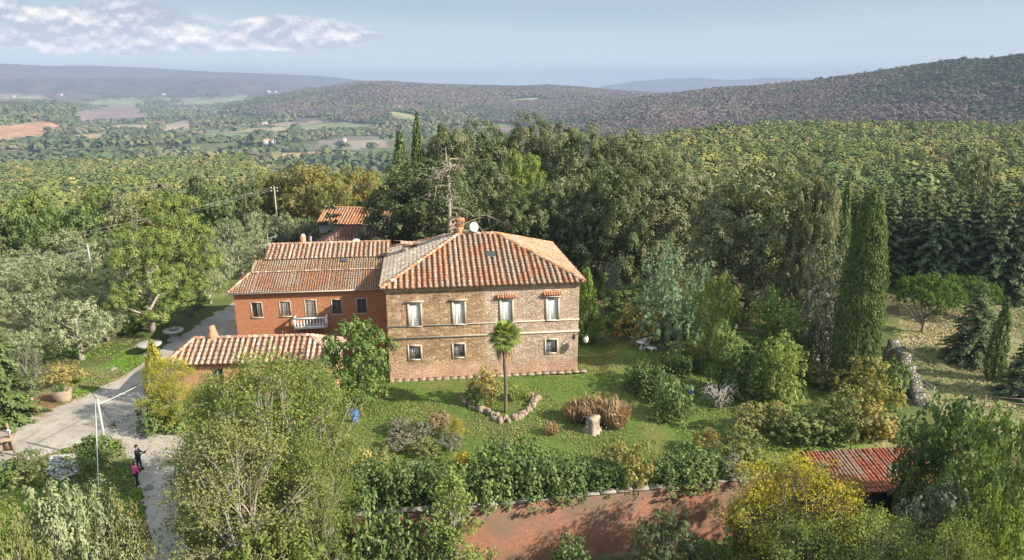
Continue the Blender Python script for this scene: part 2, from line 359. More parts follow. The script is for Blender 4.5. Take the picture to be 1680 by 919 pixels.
def build_terrain():
    az = np.concatenate([np.linspace(-180, -52, 40, endpoint=False), np.arange(-52, 52, 0.17), np.linspace(52, 180, 41)[:-1]])
    az = np.radians(az); na = len(az)
    r = [3.0]
    while r[-1] < 10900:
        q = r[-1]; r.append(q + (1.5 if q < 26 else 0.34 if q < 75 else 0.6 if q < 125 else q * 0.0085 if q < 3500 else q * 0.014))
    r = np.array(r); Rg, Ag = np.meshgrid(r, az, indexing='ij')
    x = (Rg * np.sin(Ag)).ravel(); y = (Rg * np.cos(Ag)).ravel(); z = height(x, y)
    n = len(r); i = np.arange(n - 1)[:, None] * na; j = np.arange(na)[None]; k = (j + 1) % na
    Q = np.stack([i + j, i + na + j, i + na + k, i + k], -1).reshape(-1, 4)[:, ::-1]
    g = Geo(); V = np.stack([x, y, z], -1)
    V = np.vstack([V, [0, 0, z[0]]]); c = len(V) - 1
    Q = np.vstack([Q, [(c, (q + 2) % na, q + 1, q) if q + 2 <= na else (c, 0, na - 1, na - 1) for q in range(0, na - 1, 2)]])
    g.add(V, Q, 0.5); me = g.mesh("ground", ground_material(), smooth=True)
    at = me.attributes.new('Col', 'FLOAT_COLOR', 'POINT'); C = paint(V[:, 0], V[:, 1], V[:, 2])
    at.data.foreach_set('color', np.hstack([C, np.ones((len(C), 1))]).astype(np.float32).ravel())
    o = bpy.data.objects.new("ground", me); COL.objects.link(o); tag(o, kind='structure')
build_terrain()

def drape(name, poly, mat, lift=0.004, step=0.8, jag=0.5, seed=1):
    P = np.array([ground(*q) for q in poly]); out = []
    for a, b in zip(P, np.roll(P, -1, 0)):
        n = max(1, int(np.linalg.norm(b - a) / step))
        for k in range(n): out.append(a + (b - a) * k / n)
    out = np.array(out); out += jag * (np.stack([fbm(out[:, 0] * 1.1, out[:, 1] * 1.1, seed), fbm(out[:, 0] * 1.1, out[:, 1] * 1.1, seed + 5)], -1) - 0.5) * 2
    me = bpy.data.meshes.new(name); me.from_pydata([(p[0], p[1], lift) for p in out], [], [tuple(range(len(out)))]); me.materials.append(mat); me.update()
    if me.polygons[0].normal.z < 0: me.flip_normals()
    o = bpy.data.objects.new(name, me); COL.objects.link(o); return o
def gravel_material():
    m, t, out = new_mat("pale_gravel"); p = t.n('ShaderNodeBsdfPrincipled'); v = t.n('ShaderNodeTexCoord').outputs['Object']
    n1 = t.noise(v, 0.35, 5, 0.6); n2 = t.noise(v, 7.0, 4, 0.7); n3 = t.noise(v, 1.3, 4, 0.6)
    c = t.ramp(t.math('ADD', t.math('MULTIPLY', n1, 0.5), t.math('MULTIPLY', n2, 0.5)), [(0.32, (0.22, 0.195, 0.165)), (0.5, (0.34, 0.305, 0.26)), (0.68, (0.46, 0.415, 0.355))])
    c = t.mix(t.ramp(n3, [(0.50, 0.0), (0.66, 0.65)]), c, (0.25, 0.185, 0.115, 1))
    t.L.new(c, p.inputs['Base Color']); p.inputs['Roughness'].default_value = 0.95; p.inputs['Specular IOR Level'].default_value = 0.1
    b = t.n('ShaderNodeBump'); b.inputs['Strength'].default_value = 0.6; b.inputs['Distance'].default_value = 0.05; t.L.new(n2, b.inputs['Height']); t.L.new(b.outputs[0], p.inputs['Normal'])
    t.L.new(p.outputs[0], out.inputs[0]); return m
M_GRAVEL = gravel_material()
ROAD = [(-90,740),(-40,722),(60,684),(130,650),(185,626),(228,600),(262,575),(300,548),(340,524),(372,502),(420,480),(440,490),(400,520),(385,560),(330,590),(285,610),(262,660),(272,700),(310,728),(330,760),(300,785),(286,815),(302,870),(322,930),(318,975),(232,975),(228,900),(240,850),(232,800),(218,752),(196,722),(165,716),(112,737),(60,752),(-30,785),(-90,800)]
tag(drape("gravel_road", ROAD, M_GRAVEL, jag=0.9, step=0.45), kind='structure')
tag(drape("concrete_slab", [(72,776),(84,749),(128,744),(130,776),(100,790)], mat_plain("concrete", (0.42, 0.41, 0.40), 0.9, 0.2, 1.5), lift=0.06, jag=0.08), kind='structure')

# ---------------------------------------------------------------- plants: leaf cards, branches, crowns
def rv(rng, n): v = rng.normal(size=(n, 3)); return v / np.linalg.norm(v, axis=1, keepdims=True)
def cards(g, P, N, size, rnd, rng, asp=0.62, along=None):
    n = len(P); N = N / (np.linalg.norm(N, axis=1, keepdims=True) + 1e-9)
    T = rv(rng, n) if along is None else along + 0.35 * rv(rng, n)
    T = T - N * (T * N).sum(1, keepdims=True); T /= np.linalg.norm(T, axis=1, keepdims=True) + 1e-9
    B = np.cross(N, T); s = (np.asarray(size) * rng.uniform(0.65, 1.3, n))[:, None]; h = s * asp * 0.5
    fold = N * s * rng.uniform(-0.18, 0.10, (n, 1))
    V = np.stack([P - T * s * 0.5 + fold, P + B * h, P + T * s * 0.5 + fold, P - B * h], 1)
    g.add(V.reshape(-1, 3), np.arange(4 * n).reshape(-1, 4), np.asarray(rnd))
def clumps(g, C, rad, size, rng, cover=1.3, flat=0.8, spread=0.5, asp=0.62, up=0.25, low=0.3, tuft=0.36):
    """every clump is a ball of tufts, every tuft a tight spray of leaves: gaps stay open between the tufts"""
    C = np.asarray(C, float); rad = np.broadcast_to(np.asarray(rad, float), (len(C),)); F3 = np.array([1, 1, flat])
    for k in range(len(C)):
        n = max(12, int(cover * 4 * np.pi * rad[k] ** 2 / (size * size * asp * 0.5 * 1.9)))
        nt = max(5, int(0.62 * 4 / tuft ** 2 * rng.uniform(.85, 1.15))); nt = min(nt, max(5, n // 6)); D = rv(rng, nt); D = D[(D[:, 2] > -0.3) | (rng.random(nt) < low)]
        if not len(D): continue
        tc = C[k] + D * (rad[k] * rng.uniform(0.62, 1.0, len(D)))[:, None] * F3; ins = np.zeros(len(D), bool)
        for q in np.where(np.linalg.norm(C - C[k], axis=1) < rad[k] + rad.max())[0]:
            if q != k: ins |= np.linalg.norm((tc - C[q]) / F3, axis=1) < rad[q] * 0.55
        tc = tc[~ins]; D = D[~ins]
        if not len(tc): continue
        m = max(4, int(n / nt)); ti = np.repeat(np.arange(len(tc)), m); d = rv(rng, len(ti)); d = d + 0.55 * D[ti] + [0, 0, .15]; d /= np.linalg.norm(d, axis=1, keepdims=True)
        tr = rad[k] * tuft * rng.uniform(.7, 1.3, len(tc)); P = tc[ti] + d * (tr[ti] * rng.random(len(ti)) ** .45)[:, None]
        cr = rng.normal(0, 0.09); tv = rng.normal(0, 0.13, len(tc)); cards(g, P, d + 0.35 * D[ti] + spread * rv(rng, len(ti)) + [0, 0, up], np.full(len(ti), size), np.clip(0.5 + cr + tv[ti] + rng.normal(0, 0.10, len(ti)), 0, 1), rng, asp)
def shell(rng, n, Rx, z0, z1, prof, fill=0.25):        # clump centres on a crown shell; prof(t) gives the relative radius at height t
    t = (np.arange(n) + 0.5) / n; t = np.clip(t + rng.normal(0, 0.03, n), 0.02, 0.98); a = np.arange(n) * 2.39996 + rng.uniform(0, 6.28) + rng.normal(0, 0.25, n)
    r = Rx * prof(t) * np.where(rng.random(n) < fill, rng.uniform(0.15, 0.6, n), rng.uniform(0.78, 1.06, n))
    return np.stack([r * np.cos(a), r * np.sin(a), z0 + (z1 - z0) * t], -1)
dome = lambda t: np.sqrt(np.clip(1 - (1.75 * t - 0.80) ** 2 / 0.95, 0.05, 1))
def limbs(g, targets, z_from, r0, rng, H, n=5, frac=1.0, trunk_r=None, sag=0.0):
    tr = r0 if trunk_r is None else trunk_r
    top = np.array([rng.normal(0, .12 * tr * 8), rng.normal(0, .12 * tr * 8), H * 0.8])
    pts = np.stack([np.linspace(0, top[0], 7), np.linspace(0, top[1], 7), np.linspace(-0.25, top[2], 7)], -1); pts[1:-1, :2] += rng.normal(0, 0.06 * H * 0.2, (5, 2))
    g.tube(pts, np.linspace(tr, tr * 0.3, 7) * np.array([1.25, 1, 1, 1, 1, 1, 1]), 7, 0.5)
    for T in targets:
        if rng.random() > frac: continue
        zz = np.clip(T[2] - rng.uniform(0.25, 0.6) * np.hypot(T[0], T[1]) - 0.1 * H, z_from, H * 0.75)
        k = zz / top[2]; S = np.array([top[0] * k, top[1] * k, zz]); M = (S + T) / 2 + np.array([0, 0, (sag if sag else -0.06 * H) * rng.uniform(0.4, 1)]) + rng.normal(0, 0.03 * H, 3)
        s = np.linspace(0, 1, n)[:, None]; P = S * (1 - s) ** 2 + 2 * M * s * (1 - s) + T * s * s
        rr = tr * (1 - 0.65 * k) * 0.55; g.tube(P, np.linspace(rr, rr * 0.22, n), 5, 0.5, caps=False)

M_BARK = mat_plain("bark_brown", (0.16, 0.115, 0.08), 0.95, 0.35, 3.0); M_BARKG = mat_plain("bark_grey", (0.30, 0.26, 0.21), 0.95, 0.3, 3.0)
M_DEAD = mat_plain("dead_wood", (0.30, 0.25, 0.185), 0.95, 0.25, 2.0)
LEAF = {
 'ilex': mat_leaf("holm_oak_leaf", [(0.024,0.036,0.016),(0.052,0.068,0.028),(0.082,0.10,0.042),(0.12,0.132,0.062),(0.165,0.165,0.088)], 0.22, 0.28, 0.04, 0.25),
 'ilexbrown': mat_leaf("holm_oak_leaf_flowering", [(0.033,0.041,0.02),(0.072,0.082,0.038),(0.108,0.116,0.057),(0.148,0.15,0.08),(0.19,0.182,0.105)], 0.15, 0.28, 0.03, 0.3),
 'oak': mat_leaf("oak_leaf", [(0.042,0.068,0.022),(0.075,0.105,0.03),(0.115,0.14,0.036),(0.165,0.17,0.045),(0.20,0.15,0.065)], 0.75, 0.3),
 'ilexgrey': mat_leaf("grey_green_oak_leaf", [(0.04,0.05,0.024),(0.088,0.10,0.048),(0.135,0.146,0.073),(0.178,0.184,0.097),(0.215,0.212,0.122)], 0.15, 0.28, 0.03, 0.3),
 'autumn': mat_leaf("autumn_oak_leaf", [(0.09,0.108,0.032),(0.14,0.138,0.042),(0.185,0.152,0.052),(0.20,0.142,0.062)], 0.5, 0.3),
 'cypress': mat_leaf("cypress_leaf", [(0.025,0.040,0.016),(0.05,0.072,0.024),(0.082,0.108,0.036),(0.13,0.152,0.058)], 0.12, 0.15, 0.0, 0.25),
 'fir': mat_leaf("fir_needle", [(0.026,0.04,0.02),(0.05,0.07,0.033),(0.082,0.105,0.048),(0.125,0.145,0.072)], 0.15, 0.15, 0.04),
 'bluecedar': mat_leaf("blue_cedar_needle", [(0.055,0.095,0.055),(0.10,0.15,0.085),(0.15,0.205,0.12),(0.20,0.25,0.16)], 0.1, 0.2),
 'pine': mat_leaf("pine_needle", [(0.055,0.08,0.024),(0.105,0.138,0.038),(0.165,0.195,0.052),(0.22,0.225,0.075)], 0.2, 0.25),
 'umbrella': mat_leaf("umbrella_pine_needle", [(0.035,0.062,0.017),(0.065,0.105,0.026),(0.10,0.15,0.038)], 0.1, 0.3),
 'olive': mat_leaf("olive_leaf", [(0.075,0.092,0.040),(0.128,0.148,0.070),(0.18,0.198,0.102),(0.235,0.245,0.14)], 0.35, 0.2, 0.03),
 'locust': mat_leaf("locust_leaf", [(0.05,0.08,0.022),(0.088,0.122,0.03),(0.13,0.158,0.042),(0.18,0.175,0.055)], 0.3, 0.35, 0.0, 0.35),
 'yellow': mat_leaf("yellow_leaf", [(0.07,0.09,0.022),(0.17,0.165,0.028),(0.30,0.24,0.03),(0.37,0.27,0.035)], 0.15, 0.35, 0.0, 0.9),
 'ygreen': mat_leaf("yellowing_leaf", [(0.06,0.09,0.02),(0.14,0.165,0.028),(0.25,0.235,0.035),(0.38,0.31,0.04)], 0.2, 0.35, 0.0, 0.7),
 'lime': mat_leaf("lime_green_leaf", [(0.07,0.10,0.026),(0.12,0.155,0.04),(0.17,0.20,0.06),(0.22,0.235,0.085)], 0.2, 0.35, 0.0, 0.2),
 'laurel': mat_leaf("laurel_leaf", [(0.03,0.05,0.017),(0.065,0.095,0.028),(0.105,0.145,0.04),(0.16,0.20,0.06)], 0.3, 0.22, 0.06),
 'bright': mat_leaf("broad_leaf", [(0.04,0.066,0.02),(0.075,0.115,0.03),(0.12,0.165,0.042),(0.18,0.21,0.065)], 0.2, 0.3, 0.05),
 'ivy': mat_leaf("ivy_leaf", [(0.028,0.05,0.018),(0.055,0.088,0.026),(0.092,0.132,0.036),(0.145,0.18,0.052)], 0.25, 0.25, 0.05, 0.2),
 'scrub': mat_leaf("scrub_leaf", [(0.065,0.085,0.03),(0.115,0.13,0.045),(0.165,0.165,0.06),(0.19,0.14,0.075)], 0.6, 0.25, 0.0, 0.4),
 'ochre': mat_leaf("ochre_scrub_leaf", [(0.10,0.105,0.035),(0.17,0.155,0.05),(0.235,0.19,0.065),(0.27,0.19,0.085)], 0.4, 0.25, 0.0, 0.3),
 'brown': mat_leaf("dry_stem", [(0.12,0.078,0.045),(0.18,0.12,0.068),(0.24,0.165,0.095),(0.29,0.21,0.13)], 0.25, 0.2),
 'greyherb': mat_leaf("grey_herb_leaf", [(0.07,0.08,0.05),(0.11,0.115,0.075),(0.145,0.14,0.10),(0.165,0.125,0.095)], 0.6, 0.2),
 'palm': mat_leaf("palm_frond", [(0.07,0.095,0.02),(0.13,0.165,0.035),(0.21,0.22,0.055)], 0.1, 0.25, 0.06),
 'silver': mat_leaf("grey_poplar_leaf", [(0.045,0.058,0.034),(0.085,0.098,0.062),(0.13,0.14,0.095),(0.19,0.19,0.145)], 0.2, 0.2),
 'thuja': mat_leaf("thuja_leaf", [(0.05,0.085,0.02),(0.10,0.16,0.032),(0.15,0.21,0.045)], 0.1, 0.25),
 'goldthuja': mat_leaf("golden_thuja_leaf", [(0.05,0.06,0.02),(0.14,0.15,0.03),(0.28,0.25,0.04),(0.40,0.33,0.06)], 0.1, 0.25, 0.0, 0.5),
}
PROTO = {}                                      # kind -> list of (trunk mesh, crown mesh, height, width)
def proto(kind, H, Wd, leaf, n, fn, bark=M_BARK, seed=1):
    PROTO[kind] = []
    for k in range(n):
        rng = np.random.default_rng(seed * 100 + k); tg = Geo(); cg = Geo(); fn(rng, tg, cg, H, Wd)
        PROTO[kind].append((tg.mesh(kind + "_trunk", bark, True) if tg.n else None, cg.mesh(kind + "_crown", LEAF[leaf]) if cg.n else None, H, Wd))
def p_round(nc, cr, size, cover, z0=0.25, fill=0.25, trunk=0.03, flat=0.85, prof=dome, asp=0.62, lf=0.6):
    def f(rng, tg, cg, H, Wd):
        C = shell(rng, nc, Wd / 2 * (1 - cr * 0.75), H * z0 + cr * Wd / 2 * 0.7, H - cr * Wd / 2 * flat * 0.9, prof, fill)
        rad = cr * Wd / 2 * rng.uniform(0.58, 1.38, nc); clumps(cg, C, rad, size, rng, cover, flat, asp=asp); limbs(tg, C, H * 0.12, 0.05 * H * trunk / 0.03 * 0.6, rng, H, frac=lf)
    return f
proto('holm_oak', 17, 12, 'ilex', 4, p_round(64, 0.34, 0.32, 1.15, 0.06, 0.10, flat=1.0, prof=lambda t: np.sqrt(np.clip(1 - (1.5 * t - 0.58) ** 2 / 1.05, 0.06, 1)), lf=0.3), seed=3)
proto('oak_tree', 7, 5.6, 'oak', 5, p_round(18, 0.40, 0.30, 1.0, 0.18, 0.2, lf=0.4), seed=4)
proto('autumn_oak', 9, 8, 'autumn', 2, p_round(30, 0.32, 0.29, 0.95, 0.18, 0.25), seed=5)
def p_cypress(npl, per, size, pr_, plume=.42):
    def f(rng, tg, cg, H, Wd):                  # a column of upright plumes
        t = (np.arange(npl) + rng.random(npl)) / npl; a = np.arange(npl) * 2.39996 + rng.normal(0, .2, npl); r = Wd / 2 * np.interp(t, *pr_) * rng.uniform(.70, .93, npl); z = H * (0.01 + 0.95 * t)
        ti = np.repeat(np.arange(npl), per); m = len(ti); d = rv(rng, m) * np.array([1, 1, .9]); hw = Wd * .5 * .22 * (0.45 + 0.55 * np.interp(t, *pr_)); hl = plume * Wd * .5 * rng.uniform(.7, 1.3, npl)
        u = rng.random(m) ** .4; ax = np.stack([np.cos(a), np.sin(a), 0 * a], -1); P = np.stack([r * np.cos(a), r * np.sin(a), z], -1)[ti] + np.stack([d[:, 0] * hw[ti], d[:, 1] * hw[ti], d[:, 2] * hl[ti]], -1) * u[:, None]
        P += ax[ti] * (0.10 * hl[ti] * d[:, 2] * u)[:, None]; P[:, 2] = np.clip(P[:, 2], 0.02, H)
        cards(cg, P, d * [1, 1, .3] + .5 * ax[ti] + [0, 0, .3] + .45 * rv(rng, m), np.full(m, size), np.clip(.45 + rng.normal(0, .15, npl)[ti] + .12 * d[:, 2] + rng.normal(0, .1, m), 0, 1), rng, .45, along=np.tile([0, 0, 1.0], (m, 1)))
        tg.tube([(0, 0, -.2), (0, 0, H * .4), (0, 0, H * .85)], [Wd * .07, Wd * .05, Wd * .02], 7)
    return f
PR_COL = ([0, .05, .2, .4, .65, .85, .95, 1], [.6, .85, 1.0, .97, .80, .55, .34, .08]); PR_PT = ([0, .05, .2, .4, .7, .9, 1], [.5, .8, 1, .95, .62, .28, .04])
proto('cypress', 15, 4.6, 'cypress', 2, p_cypress(900, 40, 0.22, PR_COL, .26), seed=6)
proto('slender_cypress', 9, 1.7, 'cypress', 2, p_cypress(190, 34, 0.20, PR_PT, .75), seed=7)
proto('thuja', 6, 2.2, 'thuja', 1, p_cypress(150, 34, 0.18, PR_PT, .6), seed=8)
def p_fir(tiers, nb, size, per, droop=0.2, top=0.9, low=0.0):
    def f(rng, tg, cg, H, Wd):
        tg.tube([(0, 0, -.2), (0, 0, H * .5), (0, 0, H * .97)], [H * .022, H * .013, H * .003], 7)
        for k in range(tiers):
            t = low + (1 - low) * (k + rng.uniform(-.2, .2)) / tiers; t = max(0.02, t); L0 = Wd / 2 * (1 - t) ** top * 1.05 + 0.12
            m = max(4, int(nb * (1 - 0.55 * t)))
            for b in range(m):
                a = 6.283 * (b + rng.uniform(0, .8)) / m + k * 1.7; L = L0 * rng.uniform(0.7, 1.12); n = max(8, int(per * L))
                s = rng.uniform(0.15, 1.0, n) ** 0.7; wdt = 0.26 * L * (1 - s) + 0.16
                off = rng.normal(0, 0.5, n) * wdt; zz = t * H + L * (0.22 * s - (droop + .2) * s * s) + rng.normal(0, 0.07, n)
                P = np.stack([np.cos(a) * s * L - np.sin(a) * off, np.sin(a) * s * L + np.cos(a) * off, zz], -1)
                d = np.array([np.cos(a), np.sin(a), -0.25])
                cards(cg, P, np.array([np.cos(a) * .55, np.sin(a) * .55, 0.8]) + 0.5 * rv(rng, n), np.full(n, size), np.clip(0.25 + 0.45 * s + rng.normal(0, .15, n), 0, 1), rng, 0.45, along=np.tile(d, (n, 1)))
                if L > 0.8: tg.tube([(0, 0, t * H), (np.cos(a) * L * .8, np.sin(a) * L * .8, t * H + L * (.18 - (droop + .2) * .64))], [H * .004, H * .001], 4, caps=False)
    return f
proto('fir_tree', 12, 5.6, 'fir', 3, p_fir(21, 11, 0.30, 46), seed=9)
proto('pine_tree', 12, 9, 'pine', 2, p_round(52, 0.25, 0.24, 1.0, 0.10, 0.35, flat=0.55, asp=0.34, prof=lambda t: np.clip(1.12 - 0.75 * t, .2, 1) ** .8, lf=0.8), bark=M_BARKG, seed=10)

proto('cedar_tree', 8, 6, 'fir', 1, p_fir(8, 7, 0.36, 42, droop=-0.05, top=0.75, low=0.1), seed=12)
def p_umbrella(rng, tg, cg, H, Wd):
    n = 54; a = np.arange(n) * 2.4; r = Wd / 2 * np.sqrt((np.arange(n) + .5) / n) * 0.88
    C = np.stack([r * np.cos(a), r * np.sin(a), H * (0.88 - 0.30 * (r / (Wd / 2)) ** 2 - 0.16 * rng.random(n)) + rng.normal(0, .12, n)], -1)
    clumps(cg, C, 0.72 * rng.uniform(.8, 1.2, n), 0.18, rng, 1.0, 0.75); limbs(tg, C, H * .12, 0.2, rng, H * .8, frac=1.0)
proto('umbrella_pine', 5, 7.5, 'umbrella', 1, p_umbrella, bark=M_BARKG, seed=13)
proto('olive_tree', 4.6, 5.2, 'olive', 4, p_round(26, 0.31, 0.19, 0.72, 0.16, 0.3, trunk=0.05, asp=0.4), bark=M_BARKG, seed=14)
def p_airy(nt, ncl, size, spread, per, thick=0.03, z0=0.3, wf=1.0, prof=dome):
    def f(rng, tg, cg, H, Wd):
        T = shell(rng, nt, Wd / 2 * .85, H * z0, H * 0.97, prof, 0.35); top = []
        ns = 3 if wf > 1 else 1
        for q in range(ns):
            base = np.array([rng.normal(0, .3), rng.normal(0, .3), 0]) * (ns > 1); lean = np.array([rng.normal(0, .1) * Wd, rng.normal(0, .1) * Wd])
            for S in T[q::ns]:
                k = rng.uniform(0.25, 0.6); O = base + np.array([lean[0] * k, lean[1] * k, H * k * .55])
                M = (O + S) / 2 + np.array([0, 0, .04 * H]) + rng.normal(0, .04 * H, 3); s = np.linspace(0, 1, 7)[:, None]
                P = O * (1 - s) ** 2 + 2 * M * s * (1 - s) + S * s * s; tg.tube(P, np.linspace(H * thick * .35, H * thick * .07, 7), 5, caps=False)
                for j in range(ncl):
                    e = S + rv(rng, 1)[0] * spread * rng.uniform(.5, 1.5) * np.array([1, 1, .7]); tg.tube([P[rng.integers(3, 6)], (S + e) / 2 + rng.normal(0, .1, 3), e], [H * thick * .1, H * thick * .06, H * thick * .03], 4, caps=False)
                    n = per; c = e + rng.normal(0, spread * .38, (n, 3)) * [1, 1, .7]
                    cards(cg, c, rv(rng, n) * .8 + [0, 0, .9], np.full(n, size), np.clip(0.5 + rng.normal(0, .09) + rng.normal(0, .17, n), 0, 1), rng, 0.5)
            tp = base + np.array([lean[0] * .6, lean[1] * .6, H * .36]); tg.tube([base + [0, 0, -.3], (base + tp) / 2 + rng.normal(0, .08, 3), tp], [H * thick * .75, H * thick * .6, H * thick * .4], 7)
    return f
proto('locust_tree', 9.5, 9, 'locust', 3, p_airy(54, 6, 0.165, 0.85, 84, wf=2, z0=0.16), bark=M_BARKG, seed=15)
proto('young_tree', 5, 2.6, 'lime', 3, p_airy(28, 4, 0.15, 0.36, 34, thick=.02, z0=.1, prof=lambda t: np.clip(1.05 - t, .12, 1) ** .7), bark=M_BARKG, seed=16)
def p_spire(ns, size, cover, hvar=0.35):
    def f(rng, tg, cg, H, Wd):                  # a bush of upright leafy shoots
        a = np.arange(ns) * 2.4 + rng.random(ns); r = Wd / 2 * np.sqrt((np.arange(ns) + .4) / ns) * .8; C = []; rad = []
        for k in range(ns):
            h = H * (1 - hvar * (r[k] / (Wd / 2)) ** 1.5) * rng.uniform(.82, 1.05); m = max(3, int(h / (0.32 * Wd / 2)))
            for q in range(m):
                t = (q + .5) / m; C.append((r[k] * np.cos(a[k]) * (1 + .12 * t), r[k] * np.sin(a[k]) * (1 + .12 * t), h * t)); rad.append(Wd * .145 * (1.12 - .55 * t) * rng.uniform(.85, 1.15))
            tg.tube([(0, 0, -.1), (r[k] * np.cos(a[k]) * .8, r[k] * np.sin(a[k]) * .8, h * .7)], [.05, .015], 4, caps=False)
        clumps(cg, C, rad, size, rng, cover, 1.15, up=0.5)
    return f
proto('laurel_bush', 2.6, 2.6, 'laurel', 4, p_spire(15, 0.14, 1.0), seed=17)
proto('bush', 1.8, 2.2, 'scrub', 4, p_round(16, 0.38, 0.125, 0.85, 0.02, 0.2, trunk=.012), seed=18)
proto('broadleaf_tree', 6.5, 6, 'bright', 2, p_round(40, 0.28, 0.23, 1.0, 0.05, 0.25), seed=19)
proto('ivy_mound', 5, 4, 'ivy', 3, p_spire(11, 0.18, 1.05, 0.2), seed=20)
proto('blue_cedar', 7.5, 7, 'bluecedar', 1, p_spire(12, 0.19, 0.9, 0.5), seed=11)
def p_stems(n, size):
    def f(rng, tg, cg, H, Wd):
        a = rng.random(n) * 6.283; r = Wd / 2 * np.sqrt(rng.random(n)) * .55; B = np.stack([r * np.cos(a), r * np.sin(a), 0 * r], -1)
        hh = H * rng.uniform(.6, 1.05, n) * (1 - .35 * (r / (Wd * .275)) ** 2); D = np.stack([np.cos(a) * .5 * r / (Wd * .275), np.sin(a) * .5 * r / (Wd * .275), np.ones(n)], -1) + rng.normal(0, .1, (n, 3))
        for t in (0.25, 0.55, 0.85):
            P = B + D * (hh * t)[:, None]; N = np.stack([np.cos(a + 1), np.sin(a + 1), .25 + 0 * a], -1) + .8 * rv(rng, n)
            cards(cg, P, N, np.clip(hh * .42, .1, 9), np.clip(.3 + .35 * t + rng.normal(0, .2, n), 0, 1), rng, size, along=D)
    return f
proto('dry_grass_clump', 1.5, 2.6, 'brown', 2, p_stems(420, 0.14), seed=21)
proto('grass_clump', 0.8, 1.0, 'greyherb', 2, p_stems(150, 0.15), seed=22)
def p_dead(rng, tg, cg, H, Wd):
    tg.tube([(0, 0, -.2), (.25, 0, H * .4), (-.15, .1, H * .62), (.2, 0, H * .8), (.75, -.1, H)], [.26, .19, .13, .08, .02], 7)
    for k in range(84):
        z = H * rng.uniform(.18, .93); a = rng.random() * 6.283; L = Wd / 2 * (1.15 - .75 * z / H) * rng.uniform(.2, 1.25); d = np.array([np.cos(a), np.sin(a), 0])
        P = [np.array([0, 0, z]) + d * L * s + np.array([0, 0, L * (.25 * s - rng.uniform(.3, 1.0) * s * s)]) + rng.normal(0, .2, 3) * s for s in np.linspace(0, 1, 6)]
        tg.tube(P, np.linspace(.06, .012, 6), 5, caps=False)
        for q in range(9):
            i = rng.integers(2, 6); e = P[i] + d * L * .15 + rng.normal(0, .17 * L, 3) - [0, 0, .1 * L]; tg.tube([P[i], e], [.022, .007], 4, caps=False)
proto('dead_tree', 14, 7, 'brown', 1, p_dead, bark=M_DEAD, seed=23)
def p_twigs(rng, tg, cg, H, Wd):
    for k in range(70):
        a = rng.random() * 6.283; L = Wd / 2 * rng.uniform(.4, 1.1); d = np.array([np.cos(a), np.sin(a), 0]); z = H * rng.uniform(.3, 1.0)
        P = [d * L * s + np.array([0, 0, z * np.sin(s * 2.2)]) + rng.normal(0, .08, 3) for s in np.linspace(0, 1, 6)]; tg.tube(P, np.linspace(.03, .008, 6), 4, caps=False)
proto('bare_shrub', 1.6, 2.6, 'brown', 1, p_twigs, bark=mat_plain("bleached_wood", (0.36, 0.33, 0.28), 0.95, 0.2), seed=24)

def plant(kind, x, y, H, Wd, label, cat, group=None, leaf=None, var=None, rot=None, name=None, z=None):
    P = PROTO[kind]; k = (int(abs(x * 7.3 + y * 3.1) * 10) if var is None else var) % len(P); tm, cm, H0, W0 = P[k]
    rot = (x * 12.9898 + y * 78.233) % 6.283 if rot is None else rot
    r = empty(name or kind, (x, y, hz(x, y) if z is None else z), rot, label, cat, group); s = (Wd / W0, Wd / W0, H / H0)
    for nm, me in (('trunk', tm), ('crown', cm)):
        if me is None: continue
        o = bpy.data.objects.new(nm, me); COL.objects.link(o); o.parent = r; o.scale = s
        if nm == 'crown' and leaf: o.material_slots[0].link = 'OBJECT'; o.material_slots[0].material = LEAF[leaf]
    return r
def at_d(px, d, py=460):                        # a point at distance d on the bearing of a photo point
    a, b = dir_of(px, py); return float(a * d), float(b * d)
def T(kind, px, d, ytop, wpx, label, cat, group=None, leaf=None, var=None, name=None, yb=None):
    """px: photo column of the middle, d: distance over ground, ytop: photo row of the top, wpx: width in photo pixels"""
    x, y = at_d(px, d, ytop); zb = hz(x, y); zt = CAMH + d * float(slope_of(px, ytop)); H = max(0.4, zt - zb)
    dep = y * math.cos(PITCH) - (0.5 * (zt + zb) - CAMH) * math.sin(PITCH)
    return plant(kind, x, y, H, wpx * dep / F, label, cat, group, leaf, var, None, name)
def G(kind, px, pyb, ytop, wpx, label, cat, group=None, leaf=None, var=None, name=None):
    """the same with pyb, the photo row where the plant meets the home ground"""
    x, y = ground(px, pyb); d = math.hypot(x, y); zt = CAMH + d * float(slope_of(px, ytop))
    dep = y * math.cos(PITCH) + (CAMH - zt / 2) * math.sin(PITCH)
    return plant(kind, x, y, max(0.3, zt), wpx * dep / F, label, cat, group, leaf, var, None, name)

